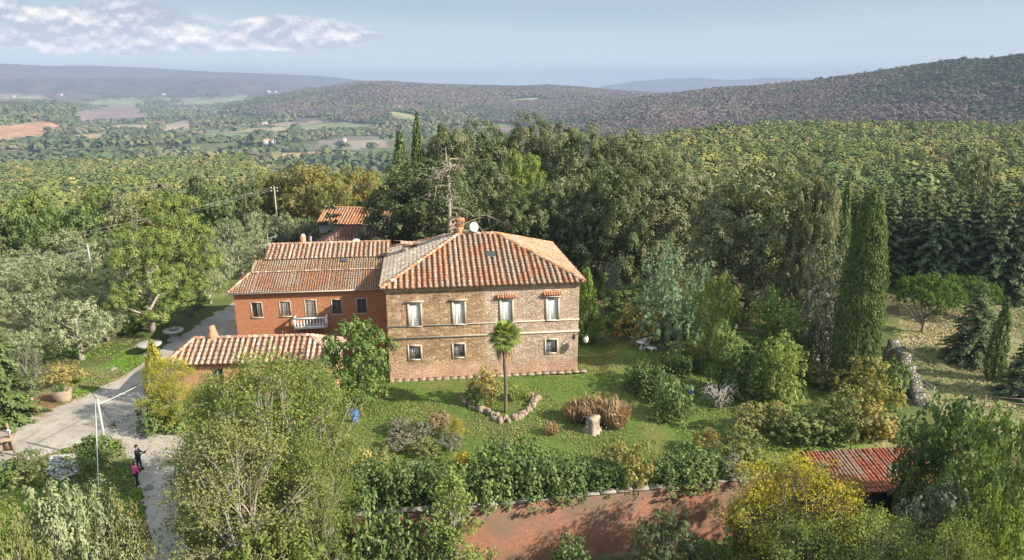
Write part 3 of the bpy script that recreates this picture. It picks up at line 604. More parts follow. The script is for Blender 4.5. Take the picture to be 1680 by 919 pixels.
# ---------------------------------------------------------------- woods beyond the estate
def visible(x, y, z, tol=14.0):
    ok = np.ones(len(x), bool)
    for s in np.linspace(0.12, 0.985, 30):
        ok &= height(x * s, y * s) < CAMH + (z - CAMH) * s + tol * (1 - 0.5 * s)
    return ok
def scatter(rng, r0, r1, xc0, xc1, cell, jit=0.45):
    a0 = math.atan((xc0 - 840) / F * math.cos(PITCH)); a1 = math.atan((xc1 - 840) / F * math.cos(PITCH))
    xs = np.arange(-r1, r1, cell); ys = np.arange(0, r1, cell); x, y = np.meshgrid(xs, ys); x = x.ravel(); y = y.ravel()
    x = x + rng.uniform(-jit, jit, len(x)) * cell; y = y + rng.uniform(-jit, jit, len(y)) * cell
    d = np.hypot(x, y); a = np.arctan2(x, y); k = (d > r0) & (d < r1) & (a > a0) & (a < a1); return x[k], y[k]
def wood(name, x, y, z, H, Wd, col, nf, rng, label=None, up=0.4):          # crowns too far to tell apart, one mesh
    n = len(x); g = Geo(); D = rng.normal(size=(n, nf, 3)); D[..., 2] = np.abs(D[..., 2]) * 0.9 - 0.25 * (rng.random((n, nf)) < 0.4); D /= np.linalg.norm(D, axis=2, keepdims=True)
    c = np.stack([x, y, z + H * 0.55], -1)[:, None]; P = c + D * np.stack([Wd * .46, Wd * .46, H * .45], -1)[:, None] * rng.uniform(.85, 1.04, (n, nf, 1))
    N = D + 0.22 * rng.normal(size=D.shape) + [0, 0, up]
    size = (Wd * 2.1 / math.sqrt(nf))[:, None] * rng.uniform(.8, 1.2, (n, nf))
    colr = np.clip(col[:, None, :] * rng.uniform(.93, 1.07, (n, nf, 1)), 0.01, 1)
    P = P.reshape(-1, 3); N = N.reshape(-1, 3); N /= np.linalg.norm(N, axis=1, keepdims=True)
    Tt = rv(rng, len(P)); Tt -= N * (Tt * N).sum(1, keepdims=True); Tt /= np.linalg.norm(Tt, axis=1, keepdims=True) + 1e-9; B = np.cross(N, Tt)
    s = size.reshape(-1, 1) * .5; V = np.stack([P - Tt * s, P + B * s * .8, P + Tt * s, P - B * s * .8], 1)
    g.add(V.reshape(-1, 3), np.arange(4 * len(P)).reshape(-1, 4), colr.reshape(-1, 3))
    o = g.build(name, M_WOOD, None); return tag(o, label, 'woodland', None, 'stuff')
M_WOOD = mat_attr("distant_foliage", 0.95, 0.12, 0.5, 0.0)
OAKPAL = 1.15 * np.array([(0.115,0.14,0.05),(0.145,0.17,0.052),(0.175,0.185,0.058),(0.10,0.125,0.05),(0.20,0.195,0.065),(0.17,0.15,0.07),(0.125,0.155,0.058)])
HILLPAL = np.array([(0.175,0.125,0.10),(0.16,0.12,0.105),(0.115,0.12,0.07),(0.19,0.14,0.10),(0.14,0.125,0.085),(0.17,0.13,0.115)])
def palette(rng, pal, x, y, sc, seed, spread=1.2):
    f = fbm(x / sc, y / sc, seed, 3); f = (f - 0.5) * 2.4 + 0.5 + rng.normal(0, .075 * spread, len(x)); return pal[np.clip((f * len(pal)).astype(int), 0, len(pal) - 1)]
def build_woods():
    rng = np.random.default_rng(77)
    # right-hand oak wood behind the conifer row
    x, y = scatter(rng, 116, 590, 985, 1830, 4.0); z = height(x, y); d = np.hypot(x, y); xc = col_of(x, y); k = d < np.interp(xc, [1000, 1090, 1180, 1330, 1700], [290, 380, 455, 540, 590]); x, y, z, d, xc = (q[k] for q in (x, y, z, d, xc))
    H = rng.uniform(4.6, 7.6, len(x)) * (1 + .35 * (rng.random(len(x)) < .08)); Wd = np.clip(4.6 * np.exp(rng.normal(0, .30, len(x))), 2.4, 9)
    k = ~((d < 130) & (xc < 1330)); x, y, z, H, Wd, d = (q[k] for q in (x, y, z, H, Wd, d))
    o = np.argsort(d); near = o[:140]; far = o[140:]
    for i in near:
        plant('oak_tree', x[i], y[i], H[i], Wd[i], "rounded green oak in the wood rising behind the dark conifer row on the right", "tree", "oaks of the right-hand wood")
    for a, b, nf in ((0, 900, 210), (900, len(far), 105)):
        q = far[a:b]
        wood("oak_wood", x[q], y[q], z[q], H[q], Wd[q], palette(rng, OAKPAL, x[q], y[q], 45, 61), nf, rng,
             "green and yellowing oak wood covering the near rise on the right" if a else "closer belt of green oaks on the right, just beyond the conifer row")
    # left-hand wood falling to the valley
    x, y = scatter(rng, 128, 590, -60, 640, 3.8); z = height(x, y); d = np.hypot(x, y); xc = col_of(x, y)
    k = (d < np.interp(xc, [380, 470], [590, 335])) & (fbm(x / 30, y / 30, 13, 3) > 0.24); x, y, z, d, xc = (q[k] for q in (x, y, z, d, xc))
    H = rng.uniform(4.2, 7.4, len(x)); Wd = np.clip(4.6 * np.exp(rng.normal(0, .30, len(x))), 2.4, 9); o = np.argsort(d); near = o[:150]; far = o[150:]
    for i in near:
        plant('oak_tree', x[i], y[i], H[i], Wd[i], "bushy oak in the wood on the left beyond the olive grove", "tree", "oaks of the left-hand wood")
    for a, b, nf in ((0, 900, 190), (900, len(far), 80)):
        q = far[a:b]
        wood("oak_wood", x[q], y[q], z[q], H[q], Wd[q], palette(rng, OAKPAL, x[q], y[q], 50, 62), nf, rng,
             "green oak wood on the left running down to the valley edge" if a else "belt of oaks on the left between the olives and the lower wood")
    # hillsides: crowns of a metre-scale mosaic
    x, y = scatter(rng, 800, 2100, 700, 1900, 5.6); z = height(x, y); d = np.hypot(x, y)
    k = visible(x, y, z + 4) & (z > -50); x, y, z = x[k], y[k], z[k]; n = len(x); H = rng.uniform(4.5, 8, n) + 4 * (rng.random(n) < .02); Wd = 7.6 * np.exp(rng.normal(0, .22, n))
    hgt = sm(15, 55, z)
    C = palette(rng, HILLPAL, x, y, 150, 63); gk = fbm(x / 210, y / 210, 64, 4) + rng.normal(0, .05, n) + .30 * hgt * sm(.3, .9, rng.random(n)) > 0.585; C = np.where(gk[:, None], np.array((0.085, 0.10, 0.052)), C)
    wood("hill_wood", x, y, z, H, Wd, C * rng.uniform(.94, 1.06, (n, 1)), 30, rng, "brown and green wooded hillside rising to the right edge of the picture", 0.9)
    x, y = scatter(rng, 1200, 3050, 230, 1250, 9.0); z = height(x, y); k = visible(x, y, z + 4) & (z > -58)
    px, py = project(x, y, z)
    for poly, c in FIELDS: k &= ~inside(px, py, poly)
    x, y, z = x[k], y[k], z[k]; n = len(x)
    C = palette(rng, HILLPAL, x, y, 260, 65); gk = fbm(x / 300, y / 300, 66, 4) + rng.normal(0, .05, n) > 0.58; C = np.where(gk[:, None], np.array((0.08, 0.10, 0.048)), C)
    wood("hill_wood", x, y, z, rng.uniform(5, 9, n), rng.uniform(10, 16, n), C, 18, rng, "purple-brown wooded hill across the middle distance above the tall cypresses", 0.9)
    # hedgerows and copses of the valley floor
    x, y = scatter(rng, 640, 4200, -80, 800, 17.0); z = height(x, y); px, py = project(x, y, z); d = np.hypot(x, y)
    k = (z < -30) & ((fbm(x / 190, y / 190, 71, 4) > 0.545) | (np.abs(fbm(x / 230, y / 230, 72, 3) - .5) < 0.018) | ((d < 1500) & (fbm(x / 90, y / 90, 75, 3) > .46)) | ((d > 1700) & (d < 2300) & (px < 130)))
    for poly, c in FIELDS: k &= ~inside(px, py, poly)
    k &= visible(x, y, z + 4); x, y, z = x[k], y[k], z[k]; n = len(x)
    C = palette(rng, np.array([(0.08,0.105,0.05),(0.10,0.125,0.055),(0.13,0.145,0.065),(0.15,0.14,0.075)]), x, y, 120, 73)
    wood("valley_copse", x, y, z, rng.uniform(6, 12, n), rng.uniform(11, 19, n), C, 10, rng, "hedgerows and copses between the fields of the valley floor")
build_woods()

# ---------------------------------------------------------------- building materials
def wall_stone():
    m, t, out = new_mat("rubble_stone"); p = t.n('ShaderNodeBsdfPrincipled'); v = t.n('ShaderNodeTexCoord').outputs['Object']; x, y, z = t.sep(v)
    h = t.math('ADD', x, y); wv = t.noise(v, 1.4, 3, 0.5); wob = t.math('MULTIPLY', t.math('SUBTRACT', wv, 0.5), 0.22)
    def stones(sx, sz, rnd):
        vo = t.n('ShaderNodeTexVoronoi', feature='F1'); vo.inputs['Randomness'].default_value = rnd; vo.inputs['Scale'].default_value = 1
        ve = t.n('ShaderNodeTexVoronoi', feature='DISTANCE_TO_EDGE'); ve.inputs['Randomness'].default_value = rnd; ve.inputs['Scale'].default_value = 1
        c = t.comb(t.math('MULTIPLY', h, sx), t.math('MULTIPLY', t.math('ADD', z, wob), sz), 0.37); t.L.new(c, vo.inputs['Vector']); t.L.new(c, ve.inputs['Vector'])
        return t.sep(vo.outputs['Color'])[0], ve.outputs['Distance']
    a, ea = stones(2.6, 6.6, 0.75); b, eb = stones(3.4, 6.0, 1.0)
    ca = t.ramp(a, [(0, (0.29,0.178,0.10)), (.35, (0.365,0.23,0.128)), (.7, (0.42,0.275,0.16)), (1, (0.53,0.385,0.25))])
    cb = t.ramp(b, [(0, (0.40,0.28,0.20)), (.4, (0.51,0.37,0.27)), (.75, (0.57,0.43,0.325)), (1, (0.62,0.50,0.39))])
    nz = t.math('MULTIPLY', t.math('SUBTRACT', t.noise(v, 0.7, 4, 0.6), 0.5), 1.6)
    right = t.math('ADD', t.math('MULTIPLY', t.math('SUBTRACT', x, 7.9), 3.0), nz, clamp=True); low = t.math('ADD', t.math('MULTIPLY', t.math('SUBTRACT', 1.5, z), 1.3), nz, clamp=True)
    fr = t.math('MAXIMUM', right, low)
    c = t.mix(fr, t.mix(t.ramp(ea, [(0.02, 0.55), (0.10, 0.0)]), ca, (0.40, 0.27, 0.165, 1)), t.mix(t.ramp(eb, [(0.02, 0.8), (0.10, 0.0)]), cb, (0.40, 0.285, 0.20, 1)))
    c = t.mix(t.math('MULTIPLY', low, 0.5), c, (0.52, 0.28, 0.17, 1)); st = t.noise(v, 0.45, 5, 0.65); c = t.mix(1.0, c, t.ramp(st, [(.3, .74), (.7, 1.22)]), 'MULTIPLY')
    t.L.new(c, p.inputs['Base Color']); p.inputs['Roughness'].default_value = 0.93; p.inputs['Specular IOR Level'].default_value = 0.15
    bp = t.n('ShaderNodeBump'); bp.inputs['Strength'].default_value = 0.8; bp.inputs['Distance'].default_value = 0.04
    hh = t.math('ADD', t.ramp(t.math('MINIMUM', ea, eb), [(0, 0.0), (.12, 1.0)]), t.math('MULTIPLY', t.noise(v, 6.0, 4, .6), 0.8)); t.L.new(hh, bp.inputs['Height']); t.L.new(bp.outputs[0], p.inputs['Normal'])
    t.L.new(p.outputs[0], out.inputs[0]); return m
def wall_brick(name, c1, c2, mortar, sc=1.0, stain=(0.3, 0.22, 0.15), amt=0.35, lo=0.5):
    m, t, out = new_mat(name); p = t.n('ShaderNodeBsdfPrincipled'); v = t.n('ShaderNodeTexCoord').outputs['Object']; x, y, z = t.sep(v)
    b = t.n('ShaderNodeTexBrick'); t.L.new(t.comb(t.math('ADD', x, y), z, 0), b.inputs['Vector'])
    b.inputs['Color1'].default_value = c4(c1); b.inputs['Color2'].default_value = c4(c2); b.inputs['Mortar'].default_value = c4(mortar)
    b.inputs['Scale'].default_value = sc; b.inputs['Brick Width'].default_value = 0.30; b.inputs['Row Height'].default_value = 0.085; b.inputs['Mortar Size'].default_value = 0.010; b.inputs['Bias'].default_value = -0.1
    n = t.noise(v, 0.6, 5, 0.62); n2 = t.noise(v, 5.0, 4, 0.7); c = t.mix(1.0, b.outputs[0], t.ramp(n2, [(.3, .76), (.7, 1.22)]), 'MULTIPLY')
    c = t.mix(t.ramp(n, [(lo, 0.0), (lo + .22, amt)]), c, c4(stain)); t.L.new(c, p.inputs['Base Color']); p.inputs['Roughness'].default_value = 0.93; p.inputs['Specular IOR Level'].default_value = 0.12
    bp = t.n('ShaderNodeBump'); bp.inputs['Strength'].default_value = 0.5; bp.inputs['Distance'].default_value = 0.02; t.L.new(n2, bp.inputs['Height']); t.L.new(bp.outputs[0], p.inputs['Normal'])
    t.L.new(p.outputs[0], out.inputs[0]); return m
M_STONE = wall_stone()
def wall_stone_grey():
    m, t, out = new_mat('grey_field_stone'); p = t.n('ShaderNodeBsdfPrincipled'); v = t.n('ShaderNodeTexCoord').outputs['Object']
    vo = t.n('ShaderNodeTexVoronoi'); vo.inputs['Scale'].default_value = 3.4; t.L.new(v, vo.inputs['Vector']); ve = t.n('ShaderNodeTexVoronoi', feature='DISTANCE_TO_EDGE'); ve.inputs['Scale'].default_value = 3.4; t.L.new(v, ve.inputs['Vector'])
    c = t.ramp(t.sep(vo.outputs['Color'])[0], [(0, (0.13, 0.115, 0.095)), (.5, (0.22, 0.195, 0.155)), (1, (0.32, 0.28, 0.22))]); c = t.mix(t.ramp(ve.outputs['Distance'], [(0.02, 0.9), (0.10, 0.0)]), c, (0.09, 0.08, 0.06, 1)); n = t.noise(v, 1.1, 5, 0.65)
    c = t.mix(t.ramp(n, [(.52, 0.0), (.62, 0.8)]), c, (0.10, 0.115, 0.05, 1)); t.L.new(c, p.inputs['Base Color']); p.inputs['Roughness'].default_value = 0.95
    b = t.n('ShaderNodeBump'); b.inputs['Strength'].default_value = 1.0; b.inputs['Distance'].default_value = 0.10; t.L.new(t.ramp(ve.outputs['Distance'], [(0, 0.0), (.15, 1.0)]), b.inputs['Height']); t.L.new(b.outputs[0], p.inputs['Normal']); t.L.new(p.outputs[0], out.inputs[0]); return m
M_BRICK = wall_brick("red_brick", (0.36,0.125,0.055), (0.44,0.175,0.08), (0.38,0.22,0.13))
M_BRICKO = wall_brick("orange_brick", (0.47,0.20,0.10), (0.55,0.27,0.145), (0.45,0.3,0.2))
M_BRICKW = wall_brick("old_garden_brick", (0.23,0.088,0.05), (0.30,0.125,0.072), (0.25,0.16,0.11), stain=(0.15,0.105,0.07), amt=0.95, lo=0.40)
M_TILE = mat_attr("clay_tile", 0.9, 0.35, 5.0, 0.15)
M_TRIM = mat_plain("pale_limestone", (0.47,0.40,0.31), 0.9, 0.22, 2.0, bump=0.3)
M_WHITE = mat_plain("white_shutter_paint", (0.78,0.765,0.73), 0.6, 0.10, 4.0)
M_GREYWOOD = mat_plain("grey_brown_shutter_wood", (0.23,0.205,0.175), 0.8, 0.28, 5.0)
M_DARK = mat_plain("dark_interior", (0.02,0.02,0.022), 0.6, 0.2)
M_GLASS = mat_plain("window_glass", (0.045,0.055,0.06), 0.12, 0.2, 1.0, spec=0.6)
M_IRON = mat_plain("weathered_iron", (0.10,0.09,0.085), 0.7, 0.3, 6, metal=0.5)
M_METAL = mat_plain("galvanised_metal", (0.40,0.41,0.42), 0.5, 0.12, 4, metal=0.3)
M_PAINTW = mat_plain("chalky_white", (0.74,0.73,0.70), 0.7, 0.12, 3)
M_RUBBLE = mat_plain("ruin_stone", (0.22,0.20,0.165), 0.95, 0.45, 2.6, bump=1.0)
M_DRYSTONE = mat_plain("dry_stone", (0.27,0.205,0.145), 0.95, 0.4, 3.0, bump=0.8)
M_CONC = mat_plain("pole_concrete", (0.34,0.33,0.30), 0.9, 0.15, 2)
M_TERRA = mat_plain("terracotta_pot", (0.50,0.21,0.12), 0.85, 0.2, 5)
M_WOODP = mat_plain("weathered_post_wood", (0.26,0.19,0.13), 0.9, 0.3, 4)
M_BLUE = mat_plain("blue_plastic", (0.02,0.13,0.62), 0.35, 0.1, 3, spec=0.5)

PAL_MAIN = [((0.40,0.185,0.098),4),((0.44,0.23,0.127),4),((0.34,0.145,0.075),3),((0.45,0.295,0.19),3),((0.46,0.365,0.27),1.4),((0.22,0.12,0.07),.8)]
PAL_GREY = [((0.36,0.29,0.225),4),((0.42,0.345,0.27),4),((0.30,0.215,0.165),2),((0.38,0.235,0.16),1.4),((0.48,0.42,0.34),1.5),((0.17,0.14,0.115),.8)]
PAL_RIGHT = [((0.47,0.24,0.14),4),((0.44,0.19,0.095),3),((0.50,0.32,0.22),3),((0.38,0.16,0.085),1.5)]
PAL_B1 = [((0.31,0.135,0.08),4),((0.26,0.155,0.095),3),((0.21,0.14,0.085),3),((0.38,0.165,0.09),2),((0.30,0.235,0.15),1.5)]
PAL_B2 = [((0.26,0.185,0.105),4),((0.32,0.24,0.145),3),((0.22,0.135,0.08),3),((0.38,0.215,0.12),1.6)]
PAL_B3 = [((0.38,0.235,0.16),3),((0.43,0.31,0.22),3),((0.33,0.18,0.115),3),((0.46,0.37,0.285),1.2),((0.26,0.135,0.085),1.5)]
PAL_OUT = [((0.40,0.265,0.18),3),((0.46,0.355,0.265),3.4),((0.36,0.195,0.12),3),((0.52,0.44,0.35),1.4),((0.26,0.15,0.10),1.4)]
PAL_SHED = [((0.36,0.11,0.06),4),((0.41,0.145,0.08),3),((0.29,0.09,0.052),2)]
PAL_DARK = [((0.165,0.075,0.055),4),((0.20,0.095,0.07),3),((0.13,0.065,0.05),2)]
PAL_TERR = [((0.44,0.19,0.095),4),((0.48,0.26,0.15),3),((0.36,0.15,0.075),2)]
def pick(rng, pal): w = np.array([p[1] for p in pal]); return np.array(pal[rng.choice(len(pal), p=w / w.sum())][0]) * rng.uniform(.86, 1.14)
def slope(g, p0, p1, upv, length, pal, rng, sp=0.5, seg=0.46, rad=0.16, lift=0.05, tl=0.0, tr=0.0, run=None, deck=(0.20, 0.105, 0.06), hole=None):
    """pantiles from the eave p0-p1 (left to right seen from outside) up along upv; tl / tr: how far the left / right edge moves in per metre of slope"""
    p0 = np.array(p0, float); p1 = np.array(p1, float); U = np.array(upv, float); U /= np.linalg.norm(U); L = np.linalg.norm(p1 - p0); E = (p1 - p0) / L; N = np.cross(E, U)
    q0 = p0 + U * length + E * tl * length; q1 = p1 + U * length - E * tr * length
    g.quad(p0, p1, q1, q0, deck); g.quad(p0 - N * .1, q0 - N * .1, q1 - N * .1, p1 - N * .1, deck); g.quad(p0 - N * .1, p1 - N * .1, p1, p0, deck); g.quad(p0 - N * .1, p0, q0, q0 - N * .1, deck); g.quad(p1 - N * .1, q1 - N * .1, q1, p1, deck)
    nc = max(2, int(round(L / sp))); sp = L / nc; an = np.linspace(0.0, np.pi, 6)
    for c in range(nc):
        s = (c + .5) * sp; top = length
        if tl > 0: top = min(top, s / tl)
        if tr > 0: top = min(top, (L - s) / tr)
        base = pick(rng, pal); s += rng.normal(0, .012); k = 0; v = -0.06; slip = rng.uniform(-.03, .03)
        while v < top - 0.08:
            v1 = min(v + seg * 1.12, top + .03)
            if hole is None or not (hole[0] < s < hole[1] and hole[2] < v < hole[3]):
                r0 = rad * rng.uniform(.95, 1.08); r1 = rad * .80; off = rng.normal(0, .012); ph = rng.normal(0, .008); A = []
                for (vv, r, up) in ((v, r0, lift + .028), (v1, r1, lift - .004)):
                    A.append(p0 + E * (s + off + slip) + U * vv + N * (up + ph) + np.cos(an)[:, None] * -E * r + np.sin(an)[:, None] * N * r * .82)
                lf = float(sm(.50, .72, fbm(np.array([s / 1.3 + L]), np.array([v / 1.6]), nc, 3))[0]) * .75; col = (base * .5 + pick(rng, pal) * .5) * (1 - lf) + np.array((.30, .25, .19)) * lf
                V = np.vstack(A); g.add(V, [(i, i + 1, i + 7, i + 6) for i in range(5)], np.tile(col, (5, 1)))
                g.add([A[0][0], A[0][1], A[0][2], A[0][3], A[0][4], A[0][5]], [(0, 5, 4, 1), (1, 4, 3, 2)], np.tile(col * .8, (2, 1)))
            v += seg
def cap(g, a, b, pal, rng, rad=0.16, seg=0.42, lift=0.06):
    a = np.array(a, float); b = np.array(b, float); L = np.linalg.norm(b - a); U = (b - a) / L; S = np.cross(U, [0, 0, 1]); S /= np.linalg.norm(S); N = np.cross(S, U); an = np.linspace(-.15, np.pi + .15, 7)
    for k in range(int(L / seg) + 1):
        v = k * seg; v1 = min(v + seg * 1.1, L + .05); A = [a + U * vv + N * (lift + up) + np.cos(an)[:, None] * S * r + np.sin(an)[:, None] * N * r for vv, r, up in ((v, rad * 1.06, .03), (v1, rad * .9, 0))]
        col = pick(rng, pal); g.add(np.vstack(A), [(i, i + 1, i + 8, i + 7) for i in range(6)], np.tile(col, (6, 1)))
def wall_open(g, L, z0, z1, holes, y=0.0, depth=0.25, c=0.5):     # a wall in the plane y facing -y, with real openings and reveals
    xs = sorted({0, L, *[h[0] for h in holes], *[h[1] for h in holes]}); zs = sorted({z0, z1, *[h[2] for h in holes], *[h[3] for h in holes]})
    for a, b in zip(xs, xs[1:]):
        for p, q in zip(zs, zs[1:]):
            mx, mz = (a + b) / 2, (p + q) / 2
            if any(h[0] < mx < h[1] and h[2] < mz < h[3] for h in holes): continue
            g.quad((a, y, p), (b, y, p), (b, y, q), (a, y, q), c)
    for a, b, p, q in holes:
        Y = y + depth; g.quad((a, y, p), (a, Y, p), (b, Y, p), (b, y, p), c); g.quad((a, y, q), (b, y, q), (b, Y, q), (a, Y, q), c); g.quad((a, y, p), (a, y, q), (a, Y, q), (a, Y, p), c); g.quad((b, y, p), (b, Y, p), (b, Y, q), (b, y, q), c)
def shutter(x0, x1, z0, z1, y, slats=9):
    g = Geo(); f = .06; g.box(x0, x0 + f, y, y + .05, z0, z1); g.box(x1 - f, x1, y, y + .05, z0, z1)
    zm = (z0 + z1) / 2
    for a, b in ((z0, z0 + f), (zm - f / 2, zm + f / 2), (z1 - f, z1)): g.box(x0 + f, x1 - f, y + .002, y + .048, a, b)
    g.box(x0 + f, x1 - f, y + .020, y + .046, z0 + f, z1 - f)
    for k in range(slats):
        for a, b in ((z0 + f, zm - f / 2), (zm + f / 2, z1 - f)):
            if k % 2: continue
            h = (b - a) / (slats // 2 + 1); zz = a + (k // 2 + .2) * h; g.box(x0 + f, x1 - f, y + .010, y + .0198, zz, zz + h * .62)
    return g

# ---------------------------------------------------------------- the stone villa
TH = R(7.565); VA = (-10.27, 55.47, 0.0); VW, VD, VH = 16.1, 14.2, 8.05
def villa():
    rng = np.random.default_rng(5); t = empty('stone_villa', VA, TH, "large ochre rubble-stone villa with hipped terracotta roof and white shutters, facing the lawn", "house")
    up = [(1.83, 2.70), (5.47, 6.33), (9.45, 10.32), (13.37, 14.24)]; lo = [(1.68, 2.62), (5.38, 6.30), (13.30, 14.22)]
    holes = [(a, b, 4.72, 6.62) for a, b in up] + [(a, b, 1.80, 2.94) for a, b in lo]
    g = Geo(); wall_open(g, VW, -0.3, VH, holes, 0, 0.24)
    g.quad((VW, 0, -.3), (VW, VD, -.3), (VW, VD, VH), (VW, 0, VH)); g.quad((0, VD, -.3), (0, 0, -.3), (0, 0, VH), (0, VD, VH)); g.quad((VW, VD, -.3), (0, VD, -.3), (0, VD, VH), (VW, VD, VH)); g.quad((0, 0, VH), (VW, 0, VH), (VW, VD, VH), (0, VD, VH))
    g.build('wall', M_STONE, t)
    g = Geo()                                     # string courses, cornice, corner stones
    for z, h, o in ((4.66, .13, .05), (3.60, .16, .07)):
        g.box(-o, VW + o, -o, -.002, z, z + h); g.box(VW + .002, VW + o, -.002, VD, z, z + h); g.box(-o, -.002, -.002, VD, z, z + h)
    g.box(-.10, VW + .10, -.10, -.003, VH - .30, VH - .003); g.box(VW + .003, VW + .10, -.003, VD, VH - .30, VH - .003); g.box(-.10, -.003, -.003, VD, VH - .30, VH - .003)
    g.build('string_course', M_TRIM, t)
    g = Geo()
    for k in range(26):
        x = -.3 + k * .66; w = .655; g.box(x, x + w, -.50 * rng.uniform(.85, 1.05), -.01, -.05, .08 * rng.uniform(.8, 1.2))
    g.build('base_ledge', M_DRYSTONE, t)
    for k, (a, b) in enumerate(up):
        f = Geo(); z0, z1 = 4.72, 6.62; f.box(a - .17, a, -.055, .10, z0, z1 + .16); f.box(b, b + .17, -.055, .10, z0, z1 + .16); f.box(a, b, -.055, .10, z1, z1 + .16); f.box(a - .17, b + .17, -.085, .10, z0 - .055, z0 - .002)
        f.box(a - .30, b + .30, -.19, -.004, z1 + .20, z1 + .29); f.box(a - .24, b + .24, -.12, -.004, z1 + .16, z1 + .20)
        if k == 3: f.box(a - .19, b + .19, -.035, -.006, z1 + .29, z1 + .40)
        w = f.build('window', M_TRIM, t); m = (a + b) / 2
        s1 = shutter(a + .015, m - .006, z0 + .01, z1 - .01, .06).build('shutter', M_WHITE, w); s2 = shutter(m + .006, b - .015, z0 + .01, z1 - .01, .06).build('shutter', M_WHITE, w)
        d = Geo(); d.quad((a, .236, z0), (b, .236, z0), (b, .236, z1), (a, .236, z1)); d.build('pane', M_GLASS, w)
        if k >= 2:                                # tiled drip mould over the two right windows
            q = Geo(); rr = np.random.default_rng(k); n = 8
            for i in range(n):
                x = a - .40 + (b - a + .8) * (i + .5) / n; q.tube([(x, -.26, z1 + .32 + (.09 if k == 3 else 0)), (x, -.01, z1 + .50 + (.09 if k == 3 else 0))], .105, 6, pick(rr, PAL_TERR))
            q.build('drip_tiles', M_TILE, w)
    for a, b in lo:
        f = Geo(); z0, z1 = 1.80, 2.94; f.box(a - .13, a, -.05, .1, z0 - .13, z1 + .13); f.box(b, b + .13, -.05, .1, z0 - .13, z1 + .13); f.box(a, b, -.05, .1, z1, z1 + .13); f.box(a, b, -.05, .1, z0 - .13, z0)
        w = f.build('window', M_TRIM, t); i = Geo()
        for k in range(6): x = a + (b - a) * (k + .5) / 6; i.tube([(x, .02, z0), (x, .02, z1)], .022, 6)
        for k in range(3): z = z0 + (z1 - z0) * (k + .6) / 3.2; i.box(a, b, .012, .032, z, z + .03)
        i.build('grille', M_IRON, w); d = Geo(); d.quad((a, .2, z0), (b, .2, z0), (b, .2, z1), (a, .2, z1)); d.build('pane', M_GLASS, w)
        c = Geo(); m = (a + b) / 2; c.box(a, a + .07, .13, .17, z0, z1); c.box(b - .07, b, .13, .17, z0, z1); c.box(m - .04, m + .04, .13, .17, z0, z1); c.box(a + .07, m - .04, .13, .17, z0, z0 + .07); c.box(m + .04, b - .07, .13, .17, z1 - .07, z1); c.box(a + .07, m - .04, .135, .165, z0 + .07, z0 + .07 + (z1 - z0) * .72); c.box(m + .04, b - .07, .135, .165, z0 + (z1 - z0) * .3, z1 - .07); c.build('casement', M_PAINTW, w)
    # hipped roof
    o = .42; ez = VH + .02; rz = 10.85; yb = VD / 2; hy = yb + o; rise = rz - ez; xl, xr = 6.35, 9.75
    g = Geo(); Lf = math.hypot(hy, rise); full = VW + 2 * o
    slope(g, (-o, -o, ez), (VW + o, -o, ez), (0, hy, rise), Lf, PAL_MAIN, rng, .47, .42, .148, tl=(xl + o) / Lf, tr=(VW + o - xr) / Lf, hole=(8.9, 9.9, 4.0, 4.9))
    Ll = math.hypot(xl + o, rise); Lr = math.hypot(VW + o - xr, rise)
    slope(g, (-o, VD + o, ez), (-o, -o, ez), (xl + o, 0, rise), Ll, PAL_GREY, rng, .36, .38, .125, tl=hy / Ll, tr=hy / Ll)
    slope(g, (VW + o, -o, ez), (VW + o, VD + o, ez), (-(VW + o - xr), 0, rise), Lr, PAL_RIGHT, rng, .40, .40, .135, tl=hy / Lr, tr=hy / Lr)
    slope(g, (VW + o, VD + o, ez), (-o, VD + o, ez), (0, -hy, rise), Lf, PAL_GREY, rng, .6, .6, .155, tl=(VW + o - xr) / Lf, tr=(xl + o) / Lf)
    A, B = (xl, yb, rz), (xr, yb, rz)
    cap(g, A, B, PAL_MAIN, rng)
    for c, q in (((-o, -o, ez), A), ((VW + o, -o, ez), B), ((-o, VD + o, ez), A), ((VW + o, VD + o, ez), B)): cap(g, c, q, PAL_MAIN, rng)
    rf = g.build('roof', M_TILE, t)
    g = Geo(); g.box(-o + .05, VW + o - .05, -o + .05, VD + o - .05, VH - .06, VH - .005, .5); g.build('eave', M_WOODP, rf)
    # roof light, dormer, chimney
    def onroof(s, v): return np.array([-o + s, -o + v * hy / Lf, ez + v * rise / Lf])
    g = Geo(); a = onroof(9.0, 4.0); b = onroof(9.85, 4.9); g.add([(a[0], a[1], a[2] + .12), (b[0], a[1], a[2] + .12), (b[0], b[1], b[2] + .12), (a[0], b[1], b[2] + .12)], [(0, 1, 2, 3)], .5); g.build('roof_light', M_GLASS, rf)
    g = Geo(); e = Geo(); X0, X1, Y0, Y1 = 1.3, 2.3, 9.2, 10.1; zb = ez + (X0 + o) * rise / (xl + o); g.box(X0, X1, Y0, Y1, zb - .2, zb + .62); d = g.build('dormer', M_TRIM, rf)
    slope(e, (X0 - .15, Y1 + .12, zb + .9), (X0 - .15, Y0 - .12, zb + .9), (1, 0, -.12), 1.9, PAL_TERR, rng, .3, .4, .12); e.build('dormer_roof', M_TILE, d)
